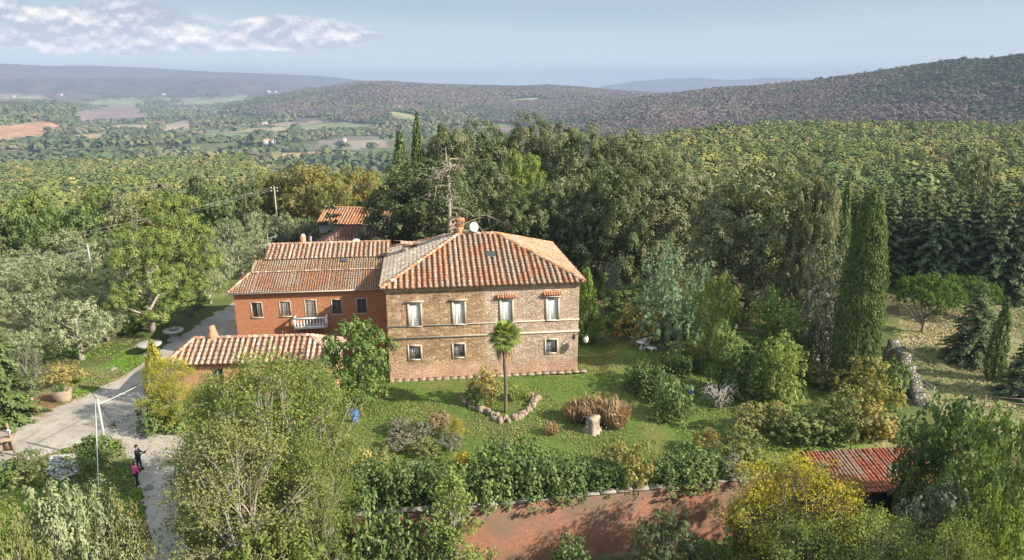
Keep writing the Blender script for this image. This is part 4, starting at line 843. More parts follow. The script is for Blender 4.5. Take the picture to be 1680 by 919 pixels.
    def chimney(x, y, z, w, h, tgt, mat=M_BRICKO, capped=True):
        g = Geo(); g.box(x - w / 2, x + w / 2, y - w / 2, y + w / 2, z - .6, z + h); c = g.build('chimney', mat, tgt)
        if capped:
            g = Geo(); g.box(x - w * .62, x + w * .62, y - w * .62, y + w * .62, z + h + .002, z + h + .09)
            for sx in (-1, 1):
                for sy in (-1, 1): g.box(x + sx * w * .42 - .07, x + sx * w * .42 + .07, y + sy * w * .42 - .07, y + sy * w * .42 + .07, z + h + .092, z + h + .38)
            g.box(x - w * .68, x + w * .68, y - w * .68, y + w * .68, z + h + .382, z + h + .46); g.build('chimney_cap', M_BRICK, c)
            g = Geo(); r2 = np.random.default_rng(3)
            for k in range(5): g.tube([(x - w * .7, y - w * .55 + k * w * .275, z + h + .52), (x + w * .7, y - w * .55 + k * w * .275, z + h + .52)], .10, 6, pick(r2, PAL_TERR))
            g.build('cap_tiles', M_TILE, c)
        return c
    chimney(6.55, 7.35, 10.75, .62, .95, rf)
    p = t.matrix_basis
    return t, rf, chimney
VILLA, V_ROOF, chimney = villa()
def vp(x, y, z=0): c, s = math.cos(TH), math.sin(TH); return (VA[0] + x * c - y * s, VA[1] + x * s + y * c, z)
def dish(loc, r, az, tilt, label, mat=M_METAL, mast=0.7):
    t = empty('satellite_dish', loc, az, label, "satellite dish"); g = Geo(); pr = [(r * k / 5, -.16 * r * (1 - (k / 5) ** 2)) for k in range(6)]
    g.lathe([(.001, -.16 * r)] + pr[1:] + [(r * .99, .012)] + [(r * k / 5, -.16 * r * (1 - (k / 5) ** 2) + .014) for k in range(4, 0, -1)], 20)
    d = g.build('reflector', mat, t, True); d.rotation_euler = (R(90 - tilt), 0, 0); d.location = (0, -.12, mast + r * .6)
    g = Geo(); g.tube([(0, 0, -.4), (0, 0, mast + r * .6)], .028, 6); g.build('mast', M_IRON, t)
    g = Geo(); g.tube([(0, -.10, mast - r * .2), (0, -.12 - r * .8, mast + r * .25)], .014, 5); g.box(-.05, .05, -.16 - r * .85, -.06 - r * .85, mast + r * .22, mast + r * .36); g.build('feed_arm', M_IRON, t); return t
dish(vp(7.75, 7.0, 10.95), .47, R(38), 20, "grey satellite dish on the ridge of the stone villa next to its brick chimney", mast=.35)

# ---------------------------------------------------------------- the red brick wing on the left
def wing():
    rng = np.random.default_rng(8); L = 13.45; WH = 6.35; D = 13.0; t = empty('brick_farmhouse', vp(-L - .02, 6.0), TH, "long red brick farmhouse with balcony and three-step tiled roof, joined to the villa's left", "house")
    wins = [(1.45, 2.33), (4.35, 5.2), (10.95, 11.75), (7.25, 8.1)]; door = None
    xs = [(1.42, 2.28), (3.86, 4.72), (6.05, 6.95), (8.35, 9.2), (10.55, 11.4)]
    holes = [(a, b, 4.12, 5.46) for k, (a, b) in enumerate(xs) if k != 2] + [(6.05, 6.95, 3.32, 5.5)]
    g = Geo(); wall_open(g, L, -.3, WH, holes, 0, .22); g.quad((L, 0, -.3), (L, D, -.3), (L, D, WH), (L, 0, WH)); g.quad((0, D, -.3), (0, 0, -.3), (0, 0, WH), (0, D, WH)); g.quad((L, D, -.3), (0, D, -.3), (0, D, WH), (L, D, WH)); g.quad((0, 0, WH), (L, 0, WH), (L, D, WH), (0, D, WH))
    g.build('wall', M_BRICK, t)
    for k, (a, b) in enumerate(xs):
        z0, z1 = (3.32, 5.5) if k == 2 else (4.12, 5.46); f = Geo(); f.box(a - .07, a, -.03, .1, z0, z1 + .08); f.box(b, b + .07, -.03, .1, z0, z1 + .08); f.box(a, b, -.03, .1, z1, z1 + .08); f.box(a - .12, b + .12, -.08, .1, z0 - .07, z0 - .002)
        w = f.build('balcony_door' if k == 2 else 'window', M_TRIM, t); d = Geo(); d.quad((a, .215, z0), (b, .215, z0), (b, .215, z1), (a, .215, z1)); d.build('pane', M_GLASS, w); m = (a + b) / 2
        if k == 0: shutter(m + .02, b - .01, z0 + .01, z1 - .01, .05).build('shutter', M_GREYWOOD, w)
        elif k in (1, 2): shutter(a + .01, m - .005, z0 + .01, z1 - .01, .05).build('shutter', M_GREYWOOD, w); shutter(m + .005, b - .01, z0 + .01, z1 - .01, .05).build('shutter', M_GREYWOOD, w)
        else:
            c = Geo(); c.box(a, a + .06, .12, .16, z0, z1); c.box(b - .06, b, .12, .16, z0, z1); c.box(m - .03, m + .03, .12, .16, z0, z1); c.build('casement', M_GREYWOOD, w)
    g = Geo(); g.box(5.05, 7.95, -.95, -.004, 3.12, 3.26); b = g.build('balcony', M_TRIM, t)
    g = Geo(); g.box(5.05, 7.95, -.94, -.80, 3.26, 3.36); g.box(5.02, 7.98, -.97, -.77, 4.05, 4.17); g.box(5.05, 5.19, -.76, -.004, 4.05, 4.17); g.box(7.81, 7.95, -.76, -.004, 4.05, 4.17)
    g.box(5.03, 5.23, -.96, -.78, 3.362, 4.048); g.box(7.77, 7.97, -.96, -.78, 3.362, 4.048); g.build('handrail', M_PAINTW, b)
    def bal(x, y): q = Geo(); q.lathe([(.035, 3.36), (.06, 3.45), (.075, 3.58), (.04, 3.74), (.035, 3.9), (.06, 4.0), (.05, 4.05)], 8, cx=x, cy=y); q.build('baluster', M_PAINTW, b, True)
    for k in range(9): bal(5.42 + k * .27, -.87)
    for x in (5.12, 7.88):
        for y in (-.55, -.28): bal(x, y)
    for x in (5.3, 7.7): g = Geo(); g.box(x - .09, x + .09, -.7, -.004, 2.85, 3.118); g.build('bracket', M_TRIM, b)
    # roof: three courses, each stepped a little above the one below
    sl = .30; k = 1 / math.hypot(1, sl); o = .38; z = lambda y: WH + .14 + sl * (y + o)
    g = Geo(); n = 1.05
    slope(g, (-o, -o, z(-o)), (L, -o, z(-o)), (0, 1, sl), (2.75 + o) / k, PAL_B1, rng, .22, .30, .068, .015, tl=.34)
    slope(g, (-o, 5.8, z(-o)), (-o, -o, z(-o)), (1, 0, sl * .9), 1.6, PAL_TERR, rng, .34, .36, .11, .03, tr=1.9)
    cap(g, (-o, -o, z(-o)), (n - .1, 2.75, z(2.75) + .02), PAL_OUT, rng, .11); cap(g, (n, 2.77, z(2.77) + .05), (L, 2.77, z(2.77) + .05), PAL_OUT, rng, .085, .4, .02)
    rf = g.build('roof', M_TILE, t)
    g = Geo(); slope(g, (n, 2.7, z(2.7) + .09), (L, 2.7, z(2.7) + .09), (0, 1, sl), 2.1 / k, PAL_B2, rng, .22, .30, .068, .015); cap(g, (n, 2.7, z(2.7) + .09), (n, 4.8, z(4.8) + .09), PAL_B2, rng, .10)
    g.quad((n, 2.7, z(2.7) - .1), (n, 2.7, z(2.7) + .07), (n, 4.85, z(4.85) + .07), (n, 4.85, z(4.85) - .1), np.array((.3, .16, .1))); g.build('roof', M_TILE, t)
    g = Geo(); n2 = 1.75; slope(g, (n2, 4.7, z(4.7) + .18), (L, 4.7, z(4.7) + .18), (0, 1, sl), 2.75 / k, PAL_B3, rng, .42, .46, .14, .04)
    slope(g, (L, 10.2, z(4.7) + .18), (n2, 10.2, z(4.7) + .18), (0, -1, sl), 2.75 / k, PAL_B3, rng, .6, .6, .14, .04); cap(g, (n2, 7.45, z(7.45) + .18), (L, 7.45, z(7.45) + .18), PAL_B3, rng, .14)
    c = np.array((.3, .16, .1)); g.quad((n2 + .01, 4.7, 6.3), (n2 + .01, 10.2, 6.3), (n2 + .01, 7.45, z(7.45) + .12), (n2 + .01, 4.7, z(4.7) + .12), c); g.quad((n2 + .02, 10.2, 6.3), (n2 + .02, 10.2, z(4.7) + .12), (n2 + .02, 7.45, z(7.45) + .10), (n2 + .02, 7.4, z(7.4) + .05), c)
    top = g.build('roof', M_TILE, t)
    chimney(5.0, 8.1, 8.85, .5, .85, top, M_BRICKO, False); gg = Geo(); gg.lathe([(.001, 9.90), (.17, 9.88), (.15, 9.71)], 10, cx=5.0, cy=8.1); gg.build('chimney_pot', M_PAINTW, top)
    gg = Geo(); gg.tube([(5.75, 8.0, 8.8), (5.75, 8.0, 9.6)], .06, 8); gg.lathe([(.001, 9.66), (.13, 9.62), (.12, 9.56)], 10, cx=5.75, cy=8.0); gg.build('vent_pipe', M_METAL, top)
    gg = Geo(); y = 4.0; gg.add([(9.0, 3.9, z(3.9) + .27), (9.55, 3.9, z(3.9) + .27), (9.55, 4.45, z(4.45) + .27), (9.0, 4.45, z(4.45) + .27)], [(0, 1, 2, 3)], .5); gg.build('roof_light', M_GLASS, rf)
    gg = Geo(); gg.box(-o, L, -o - .06, -o, z(-o) - .13, z(-o) + .0); gg.box(-o - .05, -o, -o - .06, 5.8, z(-o) - .13, z(-o)); gg.build('gutter', M_TRIM, rf); return t
wing()
q = vp(-3.3, 13.6, 8.5); dish(q, .42, R(10), 15, "white satellite dish on the farmhouse ridge in front of the dark brown roof", M_PAINTW, .25)
q = vp(-11.6, 13.0, 7.9); t = empty('tv_antenna', q, R(20), "thin metal aerial on a mast at the left end of the farmhouse ridge", "aerial")
g = Geo(); g.tube([(0, 0, 0), (0, 0, 2.3)], .025, 6); g.build('mast', M_METAL, t)
g = Geo(); g.tube([(-.3, 0, 1.75), (.9, 0, 2.1)], .02, 5)
for k in range(6): x = -.2 + k * .2; g.tube([(x, -.4, 1.78 + k * .058), (x, .4, 1.78 + k * .058)], .012, 4)
g.tube([(-.8, 0, 1.25), (.2, 0, 1.25)], .03, 5); g.build('aerial_array', M_METAL, t)

# ---------------------------------------------------------------- outbuilding in front on the left
def outbuilding():
    rng = np.random.default_rng(12); L = 12.6; H = 2.95; D = 4.2; ox, oy = -26.75, 51.75; th = R(4.5)
    t = empty('brick_outbuilding', (ox, oy, 0), th, "low orange brick outbuilding with weathered pantile roof behind the foreground trees", "outbuilding")
    wins = [(3.05, 4.0, .9, 2.5), (8.6, 9.4, 1.2, 2.4)]; g = Geo(); wall_open(g, L, -.3, H, wins, 0, .2); g.quad((L, 0, -.3), (L, D, -.3), (L, D, H), (L, 0, H)); g.quad((0, D, -.3), (0, 0, -.3), (0, 0, H), (0, D, H)); g.quad((L, D, -.3), (0, D, -.3), (0, D, H), (L, D, H)); g.quad((0, 0, H), (L, 0, H), (L, D, H), (0, D, H)); g.build('wall', M_BRICKO, t)
    for a, b, z0, z1 in wins:
        f = Geo(); f.box(a, a + .07, .06, .12, z0, z1); f.box(b - .07, b, .06, .12, z0, z1); f.box(a + .07, b - .07, .06, .12, z1 - .07, z1); f.box(a + .07, b - .07, .06, .12, z0, z0 + .07); m = (a + b) / 2; f.box(m - .03, m + .03, .065, .115, z0 + .07, z1 - .07); w = f.build('window', M_GREYWOOD, t); d = Geo(); d.quad((a, .15, z0), (b, .15, z0), (b, .15, z1), (a, .15, z1)); d.build('pane', M_GLASS, w)
    o = .35; ez = H + .03; rz = 4.25; hy = D / 2 + o; rise = rz - ez; Lf = math.hypot(hy, rise); xl, xr = 1.35, L - 2.2; g = Geo()
    slope(g, (-o, -o, ez), (L + o, -o, ez), (0, hy, rise), Lf, PAL_OUT, rng, .44, .44, .14, tl=(xl + o) / Lf, tr=(L + o - xr) / Lf)
    slope(g, (L + o, D + o, ez), (-o, D + o, ez), (0, -hy, rise), Lf, PAL_OUT, rng, .5, .5, .14, tl=(L + o - xr) / Lf, tr=(xl + o) / Lf)
    a = math.hypot(xl + o, rise); b = math.hypot(L + o - xr, rise)
    slope(g, (-o, D + o, ez), (-o, -o, ez), (xl + o, 0, rise), a, PAL_OUT, rng, .42, .42, .14, tl=hy / a, tr=hy / a); slope(g, (L + o, -o, ez), (L + o, D + o, ez), (-(L + o - xr), 0, rise), b, PAL_OUT, rng, .42, .42, .14, tl=hy / b, tr=hy / b)
    A, B = (xl, D / 2, rz), (xr, D / 2, rz); cap(g, A, B, PAL_OUT, rng, .15)
    for c, q in (((-o, -o, ez), A), ((L + o, -o, ez), B), ((-o, D + o, ez), A), ((L + o, D + o, ez), B)): cap(g, c, q, PAL_OUT, rng, .14)
    rf = g.build('roof', M_TILE, t); g = Geo(); g.box(-o + .04, L + o - .04, -o + .04, D + o - .04, H - .05, H - .004); g.build('eave', M_WOODP, rf)
    g = Geo(); x, y = 2.75, D / 2 + .1; V = []
    for z, w in ((3.9, .36), (4.55, .33), (4.95, .22), (5.3, .17)): V += [(x - w, y - w, z), (x + w, y - w, z), (x + w, y + w, z), (x - w, y + w, z)]
    g.add(V, [(4 * k + i, 4 * k + (i + 1) % 4, 4 * k + 4 + (i + 1) % 4, 4 * k + 4 + i) for k in range(3) for i in range(4)] + [(12, 13, 14, 15)], .5); g.build('chimney', M_BRICKO, rf)
outbuilding()

# ---------------------------------------------------------------- buildings behind the farmhouse
def hip_house(name, x, y, z, w, dpt, h, rise, rot, wall, pal, label, cat, ridge_in=None, gable=False, sp=.42):
    rng = np.random.default_rng(int(abs(x) * 10)); t = empty(name, (x, y, z), rot, label, cat); g = Geo(); g.box(-w / 2, w / 2, -dpt / 2, dpt / 2, -1.5, h); g.build('wall', wall, t)
    o = .35; hy = dpt / 2 + o; L = math.hypot(hy, rise); ri = 0 if gable else (ridge_in if ridge_in is not None else hy); g = Geo(); W2 = w / 2 + o; e = h + .02
    slope(g, (-W2, -hy, e), (W2, -hy, e), (0, hy, rise), L, pal, rng, sp, .45, sp * .32, tl=ri / L, tr=ri / L); slope(g, (W2, hy, e), (-W2, hy, e), (0, -hy, rise), L, pal, rng, sp, .45, sp * .32, tl=ri / L, tr=ri / L)
    if ri > 0:
        a = math.hypot(ri, rise); slope(g, (-W2, hy, e), (-W2, -hy, e), (ri, 0, rise), a, pal, rng, sp, .45, sp * .32, tl=hy / a, tr=hy / a); slope(g, (W2, -hy, e), (W2, hy, e), (-ri, 0, rise), a, pal, rng, sp, .45, sp * .32, tl=hy / a, tr=hy / a)
        for sx in (-1, 1):
            for sy in (-1, 1): cap(g, (sx * W2, sy * hy, e), (sx * (W2 - ri), 0, e + rise), pal, rng, sp * .3)
    else:
        c = np.array((.38, .3, .22))
        for sx in (-1, 1): g.quad((sx * w / 2, -dpt / 2, h), (sx * w / 2, dpt / 2, h), (sx * w / 2, 0, e + rise * .92), (sx * w / 2, -.01, e + rise * .92), c)
    if W2 - ri > .3: cap(g, (-(W2 - ri), 0, e + rise), (W2 - ri, 0, e + rise), pal, rng, sp * .32)
    g.build('roof', M_TILE, t); return t
hip_house('brown_roofed_house', *at_d(583, 84, 395), 0, 10.5, 7.5, 5.2, 2.9, TH, M_BRICK, PAL_DARK, "building with a dark brown hipped roof peeping over the farmhouse ridge", "house", ridge_in=4.9, sp=.34)
bx, by = at_d(590, 101, 360); hb = hip_house('stone_barn', bx, by, 0, 9.5, 6.0, 5.6, 1.7, R(-10), M_RUBBLE, PAL_TERR, "grey stone barn with terracotta roof and dark arch behind the brown-roofed house", "barn", gable=True)
g = Geo(); n = 10
for k in range(n):
    a0 = math.pi * k / n; a1 = math.pi * (k + 1) / n; g.quad((2.9 + .95 * math.cos(a0), -3.012, 3.1 + .95 * math.sin(a0)), (2.9 + .95 * math.cos(a1), -3.012, 3.1 + .95 * math.sin(a1)), (2.9 + .95 * math.cos(a1), -3.012, 2.2), (2.9 + .95 * math.cos(a0), -3.012, 2.2))
g.build('archway', M_DARK, hb); g = Geo(); g.box(-.2, .6, -3.012, -2.99, 3.3, 4.0); g.build('window', M_DARK, hb)

# ---------------------------------------------------------------- tool shed at the lower right
def shed():
    rng = np.random.default_rng(15); t = empty('tile_roofed_shed', (20.2, 39.65, -3.4), R(5.5), "dark timber shed with red pantile roof at the lower right, beside the yellow tree", "shed")
    g = Geo(); L, D, H = 7.2, 3.2, 2.75
    g.box(0, 2.2, -.0, .12, -.2, H); g.box(2.2, 4.3, .9, 1.0, -.2, H); g.box(4.3, L, 0, .12, -.2, H); g.box(0, .12, .122, D, -.2, H); g.box(L - .12, L, .122, D, -.2, H); g.box(.12, L - .12, D - .12, D, -.2, H + .5); g.build('wall', mat_plain("tarred_boards", (0.045, 0.045, 0.05), 0.8, 0.3, 4), t)
    g = Geo()
    for k in range(6): g.box(4.4 + k * .44, 4.8 + k * .44, -.03, -.004, .1, 2.2)
    g.box(4.4, 7.0, -.05, -.032, 1.7, 1.82); g.box(4.4, 7.0, -.05, -.032, .5, .62); g.build('board_door', mat_plain("blue_grey_boards", (0.075, 0.085, 0.10), 0.8, 0.25, 5), t)
    g = Geo(); slope(g, (-.4, -.45, H + .02), (L + .35, -.45, H + .02), (0, 1, .2), 4.0, PAL_SHED, rng, .245, .4, .082, .02); g.build('roof', M_TILE, t)
shed()

# ---------------------------------------------------------------- garden wall, ruin wall, fences
def garden_wall():
    t = empty('garden_wall', (-10.1, 34.9, 0), 0, "long red brick retaining wall with pale coping below the laurel hedge", "wall"); g = Geo(); c = Geo(); rng = np.random.default_rng(3)
    pts = [(-10.1, 34.9), (-6, 35.45), (-1.8, 36.0), (3.2, 36.9), (8.3, 37.8), (13.4, 38.7), (17.4, 39.4)]
    for (x0, y0), (x1, y1) in zip(pts, pts[1:]):
        x0 += 10.1; x1 += 10.1; y0 -= 34.9; y1 -= 34.9; w = .62; V = [(x0, y0 - .18, -4.6), (x1, y1 - .18, -4.6), (x1, y1 + .27, .38), (x0, y0 + .27, .38), (x0, y0 + w, -4.6), (x1, y1 + w, -4.6), (x1, y1 + w, .38), (x0, y0 + w, .38)]
        g.add(V, [(0, 1, 2, 3), (3, 2, 6, 7), (5, 4, 7, 6)] + ([(4, 0, 3, 7)] if x0 < .1 else []), .5)
        n = int(math.hypot(x1 - x0, y1 - y0) / .9)
        for k in range(n):
            a, b = k / n, (k + .996) / n; X0 = x0 + (x1 - x0) * a; X1 = x0 + (x1 - x0) * b; Y0 = y0 + (y1 - y0) * a; Y1 = y0 + (y1 - y0) * b; h = rng.uniform(.455, .475)
            c.add([(X0, Y0 + .22, .384), (X1, Y1 + .22, .384), (X1, Y1 + w + .05, .384), (X0, Y0 + w + .05, .384), (X0, Y0 + .22, h), (X1, Y1 + .22, h), (X1, Y1 + w + .05, h), (X0, Y0 + w + .05, h)], [(0, 3, 2, 1), (4, 5, 6, 7), (0, 1, 5, 4), (1, 2, 6, 5), (2, 3, 7, 6), (3, 0, 4, 7)], .5)
    g.build('wall_face', M_BRICKW, t); c.build('coping', mat_plain('weathered_coping', (0.25, 0.215, 0.175), 0.95, 0.35, 1.2, bump=0.4), t)
garden_wall()
def ruin():
    a = np.array(ground(1462, 590)); b = np.array(ground(1512, 668)); rng = np.random.default_rng(6); n = 30; g = Geo(); V = []; m = 7
    for k in range(n + 1):
        s = k / n; p = a + (b - a) * s; top = np.interp(s, [0, .25, .6, .85, 1], [1.7, 1.9, 1.7, 1.25, .4]) + rng.normal(0, .22); nn = np.array([-(b - a)[1], (b - a)[0]]); nn /= np.linalg.norm(nn)
        prof = [(-.85, -.4), (-.72, top * .35), (-.58, top * .75), (-.40, top), (.25, top + rng.normal(0, .06)), (.38, top * .7), (.5, -.4)]
        for o, z in prof: q = p + nn * (o + rng.normal(0, .14)); V.append((q[0] - a[0], q[1] - a[1], z + rng.normal(0, .05)))
    g.add(V, [(k * m + i, k * m + i + 1, k * m + m + i + 1, k * m + m + i) for k in range(n) for i in range(m - 1)] + [(n * m, n * m + 1, n * m + 2, n * m + 3), (n * m, n * m + 3, n * m + 4, n * m + 6)], .5)
    o = g.build('ruined_wall', wall_stone_grey()); o.location = (a[0], a[1], 0); tag(o, "broken grey stone wall running downhill from the foot of the big cypress", "wall")
ruin()
def fence(name, pts, label, rails=(.55, 1.05), h=1.2, every=2.4, mat=M_WOODP, r=.05, zs=None):
    P = [np.array(ground(*p)) for p in pts]; t = empty(name, (P[0][0], P[0][1], 0), 0, label, "fence"); o = P[0]
    for a, b in zip(P, P[1:]):
        n = max(1, int(np.linalg.norm(b - a) / every))
        for k in range(n + 1):
            q = a + (b - a) * k / n - o; g = Geo(); g.tube([(q[0], q[1], -.2), (q[0] + .02, q[1], h)], r, 6)
            if k < n or b is P[-1]: g.build('post', mat, t)
        for z in rails: g = Geo(); g.tube([(*(a - o), z), (*(b - o), z)], r * .7, 5); g.build('rail', mat, t)
fence('rail_fence', [(1560, 436), (1620, 440), (1760, 444)], "dark two-rail wooden fence along the foot of the conifer row")
fence('post_fence', [(1478, 497), (1530, 520), (1580, 540)], "low wooden post fence under the umbrella pine", rails=(.7,), h=.9)
fence('wire_fence', [(1486, 620), (1530, 655)], "thin post-and-wire fence beside the ruined wall", rails=(.6, .95), h=1.1, r=.025, mat=M_METAL)
fence('wire_fence', [(1614, 668), (1720, 676)], "wire fence with wooden posts at the right edge below the small fir", rails=(.5, .9), h=1.0, r=.045)

# ---------------------------------------------------------------- trees of the estate
GR = "tall holm oaks of the grove behind the villa"
for px, d, yt, w, leaf, lab in [
    (690, 84, 256, 185, None, "broad holm oak directly behind the villa's left roof, dead tree against its side"),
    (735, 104, 216, 120, 'ilexbrown', "holm oak with brownish top just right of the cypress pair"),
    (800, 108, 208, 130, None, "holm oak at the grove's back row, left of its highest crown"),
    (880, 110, 197, 120, 'ilexbrown', "highest crown of the grove, olive-brown top against the far hill"),
    (948, 104, 206, 140, None, "dark green holm oak between the grove's highest crown and its right shoulder"),
    (1020, 108, 213, 120, 'ilexbrown', "olive-topped holm oak on the grove's right shoulder"),
    (1075, 112, 240, 110, None, "holm oak where the grove's skyline starts to fall to the right"),
    (790, 92, 262, 120, None, "shadowed holm oak in front of the grove's left end, above the ridge of the villa"),
    (856, 99, 246, 84, 'lime', "pale yellow-green tree standing out in the middle of the dark grove"),
    (852, 89, 312, 110, None, "shadowed holm oak in front of the pale yellow-green tree, over the villa's ridge"),
    (930, 90, 288, 130, None, "holm oak above the right hip of the villa roof"),
    (1010, 88, 270, 120, None, "holm oak in the grove's front rank, right of the villa roof"),
    (1092, 92, 282, 140, 'ilexbrown', "brownish holm oak between the grove and the big round oak"),
    (1160, 96, 282, 110, 'ilexgrey', "greyish-brown holm oak touching the left of the big round oak"),
    (1248, 76, 262, 190, 'ilexgrey', "huge round holm oak standing free right of the grove, above the ivy-covered trees")]:
    T('holm_oak', px, d, yt, w, lab, 'tree', GR, leaf)
for px, d, yt, w, lab in [(655, 100, 213, 48, "left and shorter of two dark cypresses rising above the grove's left end"), (683, 102, 186, 38, "tall pointed cypress rising highest above the grove's left end"),
    (722, 116, 200, 36, "small cypress tip showing right of the pointed cypress"), (1393, 92, 297, 30, "narrow dark cypress behind the grey poplar, left of the conifer row")]:
    T('slender_cypress', px, d, yt, w, lab, 'cypress', "narrow cypresses")
T('cypress', 1438, 60.5, 308, 80, "massive columnar cypress beside the ruined stone wall", 'cypress', var=0)
G('slender_cypress', 1628, 624, 482, 34, "slim dark cypress standing alone in the dry meadow at the right", 'cypress', "narrow cypresses")
T('thuja', 964, 68, 440, 46, "bright green pointed thuja tucked against the villa's right corner", 'thuja')
T('dead_tree', 736, 78, 242, 165, "bare dead conifer with drooping grey branches behind the villa roof", 'dead tree')
T('holm_oak', 1345, 72, 276, 84, "tall slim olive-brown oak right of the huge round holm oak", 'tree', GR, 'ilexbrown')
T('ivy_mound', 1376, 64, 377, 92, "grey-leaved poplar left of the massive cypress", 'tree', None, 'silver', 1, 'poplar')
for k, (px, yt, w) in enumerate([(1432, 292, 66), (1470, 296, 70), (1505, 300, 66), (1545, 304, 72), (1583, 308, 70), (1622, 300, 74), (1660, 304, 72), (1700, 298, 80), (1450, 300, 70), (1490, 290, 76), (1525, 296, 70), (1565, 292, 74), (1602, 300, 70), (1642, 292, 78), (1682, 296, 74), (1410, 300, 66)]):
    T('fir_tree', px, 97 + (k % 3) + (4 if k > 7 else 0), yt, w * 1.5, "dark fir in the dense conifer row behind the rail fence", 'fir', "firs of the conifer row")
T('oak_tree', 1612, 128, 242, 70, "dark rounded oak standing out above the conifer row at the right", 'tree', None, 'ilexbrown')
T('blue_cedar', 1098, 66, 385, 110, "feathery blue-green cedar behind the potted shrubs", 'cedar')
T('blue_cedar', 1148, 68, 425, 62, "smaller blue-green cedar to the right of the feathery one", 'cedar')
T('young_tree', 1005, 74, 430, 44, "little silvery tree in the shade left of the feathery cedar", 'tree', None, 'silver')
T('broadleaf_tree', 1030, 72, 468, 96, "dark leafy shrub mass behind the potted plants", 'shrub', None, 'laurel')
T('bush', 1062, 66, 500, 88, "yellowish bush below the feathery cedar", 'bush', None, 'ochre')
T('bush', 1105, 68, 505, 76, "dark low bush at the path end under the feathery cedar", 'bush', None, 'laurel')
G('broadleaf_tree', 1170, 600, 447, 78, "light yellow-green slender tree in front of the huge round oak", 'tree', None, 'lime', 0)
G('broadleaf_tree', 1182, 640, 530, 66, "leafy sapling below the light slender tree", 'tree', None, 'bright', 1)
G('ivy_mound', 1262, 612, 466, 108, "ivy-smothered tree below the huge round oak", 'tree', None, 'bright')
G('ivy_mound', 1274, 662, 540, 96, "bright green ivy tower nearest the lawn", 'shrub', None, 'lime')
G('ivy_mound', 1228, 655, 560, 84, "dark ivy bush left of the bright ivy tower", 'shrub')
G('ivy_mound', 1300, 590, 500, 80, "deep green ivy clump between the ivy-smothered tree and the grey poplar", 'shrub', None, 'laurel')
G('bare_shrub', 1178, 668, 628, 66, "tangle of bleached bare branches beside the dark ivy bush", 'dead shrub')
for px, yb, yt, w, leaf, lab in [(1055, 640, 588, 60, 'laurel', "left bush of the diagonal hedge in the lawn"), (1078, 655, 598, 66, None, "middle bush of the diagonal hedge in the lawn"), (1104, 685, 612, 76, None, "right, nearest bush of the diagonal hedge in the lawn"), (1108, 612, 566, 54, 'ivy', "bush behind the diagonal hedge beside the white garden table"),
    (1142, 604, 572, 62, 'laurel', "dark bush between the diagonal hedge and the light slender tree"), (1130, 585, 565, 70, 'ochre', "low yellowing hedge behind the reclining chair")]:
    G('laurel_bush', px, yb, yt, w, lab, 'bush', "hedge bushes on the lawn", leaf)
G('umbrella_pine', 1512, 545, 444, 112, "spreading umbrella pine with bare lower branches right of the massive cypress", 'pine tree')
G('umbrella_pine', 1585, 522, 452, 100, "second umbrella pine half hidden behind the dark fir", 'pine tree')
G('fir_tree', 1592, 592, 458, 106, "broad dark fir in the dry meadow beside the umbrella pines", 'fir', None, None, 0)
G('fir_tree', 1678, 652, 520, 96, "dark fir cut by the right edge, beyond the slim cypress", 'fir', None, None, 1)
G('bush', 1556, 455, 424, 56, "round grey-green bush in front of the rail fence", 'bush', None, 'silver')
G('bush', 1452, 448, 432, 62, "strip of yellow weeds behind the massive cypress", 'weeds', None, 'yellow')
for px, yb, yt, w, leaf, lab in [(1410, 655, 582, 92, 'ochre', "big ochre bush left of the ruined wall"), (1440, 690, 620, 70, 'ochre', "ochre bush below the ruined wall"), (1372, 640, 598, 66, 'ochre', "smaller ochre bush near the gravel patch"), (1330, 630, 590, 54, None, "green bush at the end of the gravel patch"), (1468, 650, 590, 52, 'laurel', "dark ivy hanging on the ruined wall's left side"),
    (1385, 722, 640, 110, None, "wild scrub between the ochre bushes and the shed roof"), (1310, 722, 668, 116, None, "tangled scrub bush left of the shed roof"), (1345, 724, 684, 100, 'ivy', "green scrub overhanging the shed's left gable"), (1425, 720, 655, 90, 'ochre', "russet scrub above the shed roof"), (1462, 716, 668, 84, 'laurel', "dark bush touching the shed roof's upper edge"),
    (1222, 712, 660, 66, None, "straggly bush on the lawn's right edge"), (1218, 760, 702, 84, 'scrub', "greyish scrub bush at the right of the lawn, above the wall end"), (1266, 706, 660, 70, 'ochre', "pale straggly bush beside the tangled scrub"), (1160, 742, 705, 54, 'ochre', "russet-tipped bush just behind the hedge's right end")]:
    G('bush', px, yb, yt, w, lab, 'bush', "scrub at the right of the garden", leaf)
# lower right mass of trees
T('broadleaf_tree', 1585, 45, 648, 150, "large bright green tree at the right edge of the shed", 'tree', None, 'ivy', 0)
T('broadleaf_tree', 1640, 41, 690, 130, "green tree near the right edge, below the meadow", 'tree', None, 'bright', 1)
T('broadleaf_tree', 1525, 45, 690, 100, "dark tree behind the shed's right corner", 'tree', None, 'laurel', 0)
T('broadleaf_tree', 1545, 37, 802, 150, "pale grey-leaved tree in front of the shed door", 'tree', None, 'silver', 1)
T('broadleaf_tree', 1690, 38, 690, 100, "dark green tree cut by the right edge above the corner", 'tree', None, 'laurel', 1)
T('broadleaf_tree', 1640, 35, 800, 130, "green tree in the bottom right corner", 'tree', None, 'locust', 0)
T('locust_tree', 1318, 36.0, 760, 255, "large yellow-leaved tree in front of the shed roof", 'tree', None, 'yellow', 0)
T('locust_tree', 1240, 37.0, 806, 90, "greener tree covering the wall end left of the large yellow one", 'tree', None, 'locust', 1)
T('locust_tree', 1450, 34, 850, 200, "green tree with yellowing tips below the shed", 'tree', None, 'lime', 2)
T('locust_tree', 1580, 33, 868, 180, "olive-green tree along the bottom edge at the right", 'tree', None, 'locust', 1)
T('locust_tree', 1330, 33, 862, 220, "dark green tree along the bottom edge under the yellow one", 'tree', None, 'oak', 2)
